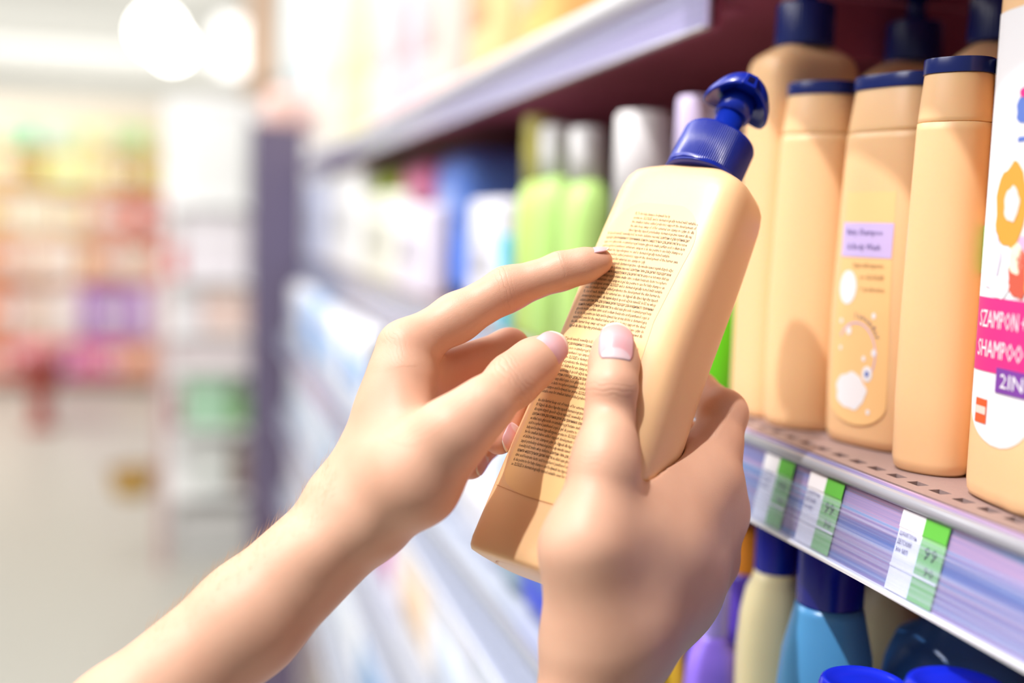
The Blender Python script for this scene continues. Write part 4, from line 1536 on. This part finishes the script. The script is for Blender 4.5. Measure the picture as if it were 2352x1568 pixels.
def nail(hand, parent, tip, base, face, w, L, shift, R, lift=0.00025, label=None):
    """fingernail: tip and base give the finger direction, face the way it looks; w, L half sizes in metres"""
    t = tip - base
    t /= np.linalg.norm(t)
    mm = face - t * float(face @ t)
    mm /= np.linalg.norm(mm)
    l = np.cross(t, mm)
    c0 = tip + t * shift
    # march down on to the skin
    hgt = 0.02
    for i in range(400):
        if hand.d((c0 + mm * hgt)[None])[0] < 0.0:
            break
        hgt -= 0.00006
    hgt += lift
    bm = bmesh.new()
    lay = bm.verts.layers.float.new('along')
    N = 16
    rows = []
    for k in range(N + 1):
        v = -1 + 2 * k / N
        # rounded base and rounded free edge
        wv = (1 - max(0, -v) ** 5 * 0.22) * (1 - max(0, v) ** 3 * 0.22)
        row = []
        for i in range(N + 1):
            u = -1 + 2 * i / N
            vv = v
            bow = (0.34 if v > 0 else 0.10) * (1 - u * u) - (0.22 if v > 0 else 0.0)
            y = v * L + (bow * L if v > 0 else -bow * L * 0.7) * abs(v)
            x = u * w * wv
            z = hgt - x * x / (2 * R) - max(0, y + L * .2) ** 2 / (2 * R * 2.4) - max(0, -y - L * 0.9) ** 2 / (2 * R * 0.5)
            q = bm.verts.new(c0 + l * x + t * y + mm * z)
            q[lay] = (v + 1) / 2 + (0.34 * u * u - 0.10) * (1 - (v + 1) / 2) ** 2
            row.append(q)
        rows.append(row)
    for k in range(N):
        for i in range(N):
            bm.faces.new((rows[k][i], rows[k][i + 1], rows[k + 1][i + 1], rows[k + 1][i]))
    bmesh.ops.translate(bm, verts=bm.verts, vec=Vector(-person_loc))
    me = bm_new('fingernail', bm)
    o = put('fingernail', me, NAIL, parent)
    md = o.modifiers.new('thick', 'SOLIDIFY')
    md.thickness = 0.0005
    md.offset = -1
    if label:
        o['label'] = label
    return o


def build_arm(hand, parent, h, creases, flush, label):
    V, F = surface_net(hand, h)
    me = bpy.data.meshes.new('arm')
    me.from_pydata((V - person_loc).tolist(), [], F.tolist())
    bm = bmesh.new()
    bm.from_mesh(me)
    bmesh.ops.recalc_face_normals(bm, faces=bm.faces)
    bm.to_mesh(me)
    bm.free()
    fl = np.zeros(len(V))
    for px, py, d, r, s in flush:
        q = np.linalg.norm(V - P(px, py, d), axis=1) / (r * d / FPX)
        fl = np.maximum(fl, s * np.exp(-q * q))
    a = me.attributes.new('flush', 'FLOAT', 'POINT')
    a.data.foreach_set('value', fl.astype(np.float32))
    cr = np.zeros((len(V), 3), np.float32)
    best = np.zeros(len(V))
    for (p0, p1, dep, face, ext, s) in creases:
        # p0: joint (px,py), p1: a point further along the finger; ext: extent px along
        c = P(p0[0], p0[1], dep)
        ax = P(p1[0], p1[1], dep) - c
        ax /= np.linalg.norm(ax)
        rel = V - c
        al = rel @ ax
        e = ext * dep / FPX
        wgt = np.exp(-(al / e) ** 2) * (np.linalg.norm(rel, axis=1) < 0.020)
        if face is not None:
            side = rel - al[:, None] * ax
            side /= np.linalg.norm(side, axis=1, keepdims=True) + 1e-9
            wgt *= np.clip((side @ face) * 1.6 - 0.2, 0, 1)
        wgt *= s
        m = wgt > best
        best[m] = wgt[m]
        cr[m, 0] = al[m] * 1000
        cr[m, 1] = wgt[m]
    a = me.attributes.new('crease', 'FLOAT_VECTOR', 'POINT')
    a.data.foreach_set('vector', cr.ravel())
    o = put('arm', me, SKIN, parent)
    o['label'] = label
    return o


person = empty('person', tuple(P(700, 1900, 0.30)), 0, 'bare armed person holding and pointing at the peach pump bottle', 'person')
person_loc = np.array(person.location)

# ---- pointing hand (enters from the lower left)
dI = b_depth(1400, 596) or 0.45
dT = b_depth(1290, 815) or 0.43
print('contact depths', dI, dT)
LW = 0.412
L_body = [
    (Chain([(800, 1205, LW, 106), (570, 1425, 0.402, 121), (285, 1668, 0.390, 136), (120, 1815, 0.382, 144)], 0.006), 0.006),
    (Chain([(800, 1200, LW + .014, 100), (575, 1410, 0.418, 114), (285, 1668, 0.406, 130), (120, 1815, 0.398, 138)], 0.006), 0.008),
    (Chain([(655, 1318, 0.402, 20), (740, 1268, 0.3995, 30), (835, 1215, 0.4005, 22)], 0.004), 0.010),
    (Chain([(785, 1130, 0.414, 56), (882, 938, 0.419, 50), (930, 797, 0.424, 56)], 0.006), 0.012),
    (Chain([(800, 1150, 0.422, 60), (985, 865, 0.437, 50)], 0.01), 0.010),
    (Chain([(820, 1190, 0.430, 58), (1000, 930, 0.448, 46)], 0.01), 0.010),
    (Chain([(850, 1230, 0.434, 55), (985, 1000, 0.455, 42)], 0.01), 0.010),
    (Chain([(874, 1164, 0.406, 88), (952, 1102, 0.398, 95), (1035, 1000, 0.394, 74)], 0.008), 0.014),
    (Chain([(930, 880, 0.418, 52), (905, 1050, 0.408, 72)], 0.01), 0.014),
]
L_fing = [
    (Chain([(930, 797, 0.424, 56), (1048, 730, 0.432, 54), (1165, 664, 0.436, 49), (1290, 622, dI - 0.006, 41), (1340, 610, dI - 0.0055, 37), (1377, 600, dI - 0.0050, 30)], 0.004), 0.006),
    (Chain([(985, 865, 0.437, 50), (1170, 800, 0.452, 43), (1192, 895, 0.449, 40), (1146, 1008, 0.437, 36)], 0.004), 0.005),
    (Chain([(1000, 930, 0.448, 48), (1135, 915, 0.472, 40), (1118, 1010, 0.465, 37), (1082, 1068, 0.452, 33)], 0.004), 0.005),
    (Chain([(985, 1000, 0.455, 44), (1080, 1000, 0.476, 34), (1058, 1062, 0.462, 28)], 0.004), 0.005),
    (Chain([(1035, 1000, 0.394, 74), (1110, 935, 0.398, 62), (1180, 872, dT - 0.022, 58), (1225, 835, dT - 0.016, 53), (1249, 815, dT - 0.012, 45)], 0.005), 0.010),
]
LH = Hand(L_body, L_fing, 0.016, 0.006)
cams = -FW
upf = UP
arm_l = build_arm(LH, person, 0.00125, [
    ((1160, 660), (1260, 628), 0.436, None, 16, 0.6),
    ((1292, 622), (1377, 600), dI - 0.006, None, 8, 0.5),
    ((1180, 868), (1249, 815), dT - 0.022, cams, 28, 1.3),
    ((905, 770), (990, 720), 0.424, None, 30, 0.35),
    ((1000, 950), (1035, 1000), 0.40, None, 40, 0.3)],
    [(1385, 602, dI, 60, .75), (1300, 640, dI, 60, .45), (1180, 690, .436, 60, .35), (1180, 880, dT - .02, 55, .30), (1240, 850, dT - .01, 40, .35), (1140, 990, .44, 70, .7), (1180, 800, .455, 70, .5), (1090, 1060, .455, 70, .7), (1090, 880, .44, 80, .6), (930, 780, .42, 50, .15), (1060, 1060, .40, 90, .25)],
    'left forearm and hand, index finger pointing at the label')
nail(LH, arm_l, P(1249, 815, dT - 0.012), P(1180, 872, dT - 0.0165), cams + 0.16 * RT + 0.20 * UP, 0.0064, 0.0070, 0.0004, 0.0078)
nail(LH, arm_l, P(1377, 600, dI - .005), P(1290, 622, dI - .006), UP * 1.0 + 0.15 * cams, 0.0045, 0.0052, -0.0008, 0.0060)
nail(LH, arm_l, P(1146, 1008, .437), P(1192, 895, .449), RT * 0.9 + 0.75 * cams - 0.2 * UP, 0.0045, 0.0050, -0.0006, 0.0062)
nail(LH, arm_l, P(1082, 1068, .452), P(1118, 1010, .465), RT * 0.9 + 0.5 * cams, 0.0040, 0.0045, -0.0006, 0.0055)

# ---- gripping hand (enters from below)
dA, dB, dC, dD = [b_depth(*q) or 0.42 for q in ((1411, 803), (1406, 890), (1390, 1050), (1340, 1230))]
print('thumb depths', dA, dB, dC, dD)
R_body = [
    (Chain([(1366, 1530, 0.396, 106), (1318, 1700, 0.386, 114), (1262, 1950, 0.370, 140)], 0.006), 0.006),
    (Chain([(1372, 1530, 0.411, 98), (1320, 1700, 0.402, 112), (1270, 1950, 0.386, 136)], 0.006), 0.008),
    (Chain([(1362, 1460, 0.388, 96), (1346, 1260, dD - .0108, 91), (1388, 1065, dC - .0095, 64)], 0.01), 0.014),
    (Chain([(1400, 1440, 0.390, 84), (1515, 1265, 0.411, 70), (1618, 1102, 0.436, 60)], 0.012), 0.022),
    (Chain([(1440, 1440, 0.400, 84), (1560, 1310, 0.424, 70), (1652, 1180, 0.447, 61)], 0.012), 0.018),
    (Chain([(1440, 1460, 0.408, 84), (1555, 1370, 0.430, 64), (1632, 1292, 0.452, 56)], 0.012), 0.016),
    (Chain([(1430, 1480, 0.415, 80), (1575, 1375, 0.448, 54)], 0.012), 0.014),
    (Chain([(1420, 1230, 0.402, 72), (1490, 1120, 0.422, 48), (1590, 1080, 0.440, 56)], 0.012), 0.022),
]
R_fing = [
    (Chain([(1388, 1065, dC - .0095, 64), (1396, 1010, (dB + dC) / 2 - .0102, 58), (1400, 955, dB - .0092, 54), (1406, 890, dB - .0082, 55), (1410, 835, dA - .0085, 54), (1411, 803, dA - .0075, 49)], 0.004), 0.010),
    (Chain([(1618, 1102, 0.436, 60), (1644, 1022, 0.443, 58), (1661, 950, 0.450, 53), (1602, 900, 0.474, 45), (1530, 885, 0.484, 36)], 0.004), 0.006),
    (Chain([(1652, 1180, 0.447, 61), (1645, 1045, 0.488, 44), (1570, 1000, 0.490, 37), (1500, 990, 0.480, 33)], 0.004), 0.006),
    (Chain([(1632, 1292, 0.452, 56), (1625, 1170, 0.490, 43), (1540, 1120, 0.484, 36), (1480, 1100, 0.474, 33)], 0.004), 0.006),
    (Chain([(1575, 1375, 0.448, 54), (1560, 1260, 0.478, 40), (1490, 1220, 0.470, 33)], 0.004), 0.006),
]
RH = Hand(R_body, R_fing, 0.016, 0.006, press=bottle_dist)
arm_r = build_arm(RH, person, 0.00125, [
    ((1406, 893), (1411, 803), dB - .0085, cams, 15, 0.8),
    ((1660, 950), (1610, 905), 0.450, None, 12, 0.35),
    ((1390, 1060), (1400, 960), dC - 0.01, cams, 50, 0.25)],
    [(1380, 820, dA, 40, .3), (1450, 830, dA, 40, .45), (1406, 892, dB - .01, 40, .15), (1690, 940, .465, 50, .3), (1640, 1000, .46, 50, .12), (1660, 1180, .445, 80, .35), (1640, 1290, .45, 70, .4), (1640, 870, .48, 60, .6), (1470, 1080, .42, 40, .35)],
    'right forearm and hand gripping the bottle, thumb on the label')
nail(RH, arm_r, P(1411, 803, dA - .0075), P(1406, 890, dB - .0086), cams, 0.0064, 0.0078, -0.0004, 0.0086)

# fine pale hairs along the upper edge of the left wrist
def arm_hairs():
    me0 = arm_l.data
    v = np.zeros(len(me0.vertices) * 3)
    me0.vertices.foreach_get('co', v)
    v = v.reshape(-1, 3) + person_loc
    n = np.zeros(len(me0.vertices) * 3)
    me0.vertex_normals.foreach_get('vector', n)
    n = n.reshape(-1, 3)
    rel = v - CAM
    d = rel @ FW
    px = 1176 + FPX * (rel @ RT) / d
    py = 784 - FPX * (rel @ UP) / d
    up = n @ (UP * 0.75 - RT * 0.66)
    ok = np.where((px > 330) & (px < 780) & (up > 0.55) & (py > 950))[0]
    pick = rng.choice(ok, size=min(620, len(ok)), replace=False)
    ax = P(800, 1205, LW) - P(575, 1420, 0.402)
    ax /= np.linalg.norm(ax)
    bm = bmesh.new()
    for i in pick:
        p, nn = v[i], n[i]
        L = rng.uniform(0.0022, 0.0058)
        side = np.cross(nn, ax)
        dirv = ax * rng.uniform(0.5, 1.0) + nn * rng.uniform(0.35, 0.9) + side * rng.uniform(-0.4, 0.4)
        dirv /= np.linalg.norm(dirv)
        e1 = np.cross(dirv, nn)
        e1 /= np.linalg.norm(e1) + 1e-9
        e2 = np.cross(dirv, e1)
        prev = None
        for k in range(4):
            t = k / 3
            c = p - nn * 0.0002 + dirv * L * t + ax * L * 0.35 * t * t - person_loc
            r = 0.000034 * (1 - 0.8 * t)
            ring = [bm.verts.new(c + e1 * r * math.cos(a) + e2 * r * math.sin(a)) for a in (0, 2.094, 4.189)]
            if prev:
                for q in range(3):
                    bm.faces.new((prev[q], prev[(q + 1) % 3], ring[(q + 1) % 3], ring[q]))
            prev = ring
    o = put('arm_hair', bm_new('arm_hair', bm), mat('pale_hair', srgb(206, 170, 124), rough=0.4), arm_l)
    o['kind'] = 'stuff'


arm_hairs()
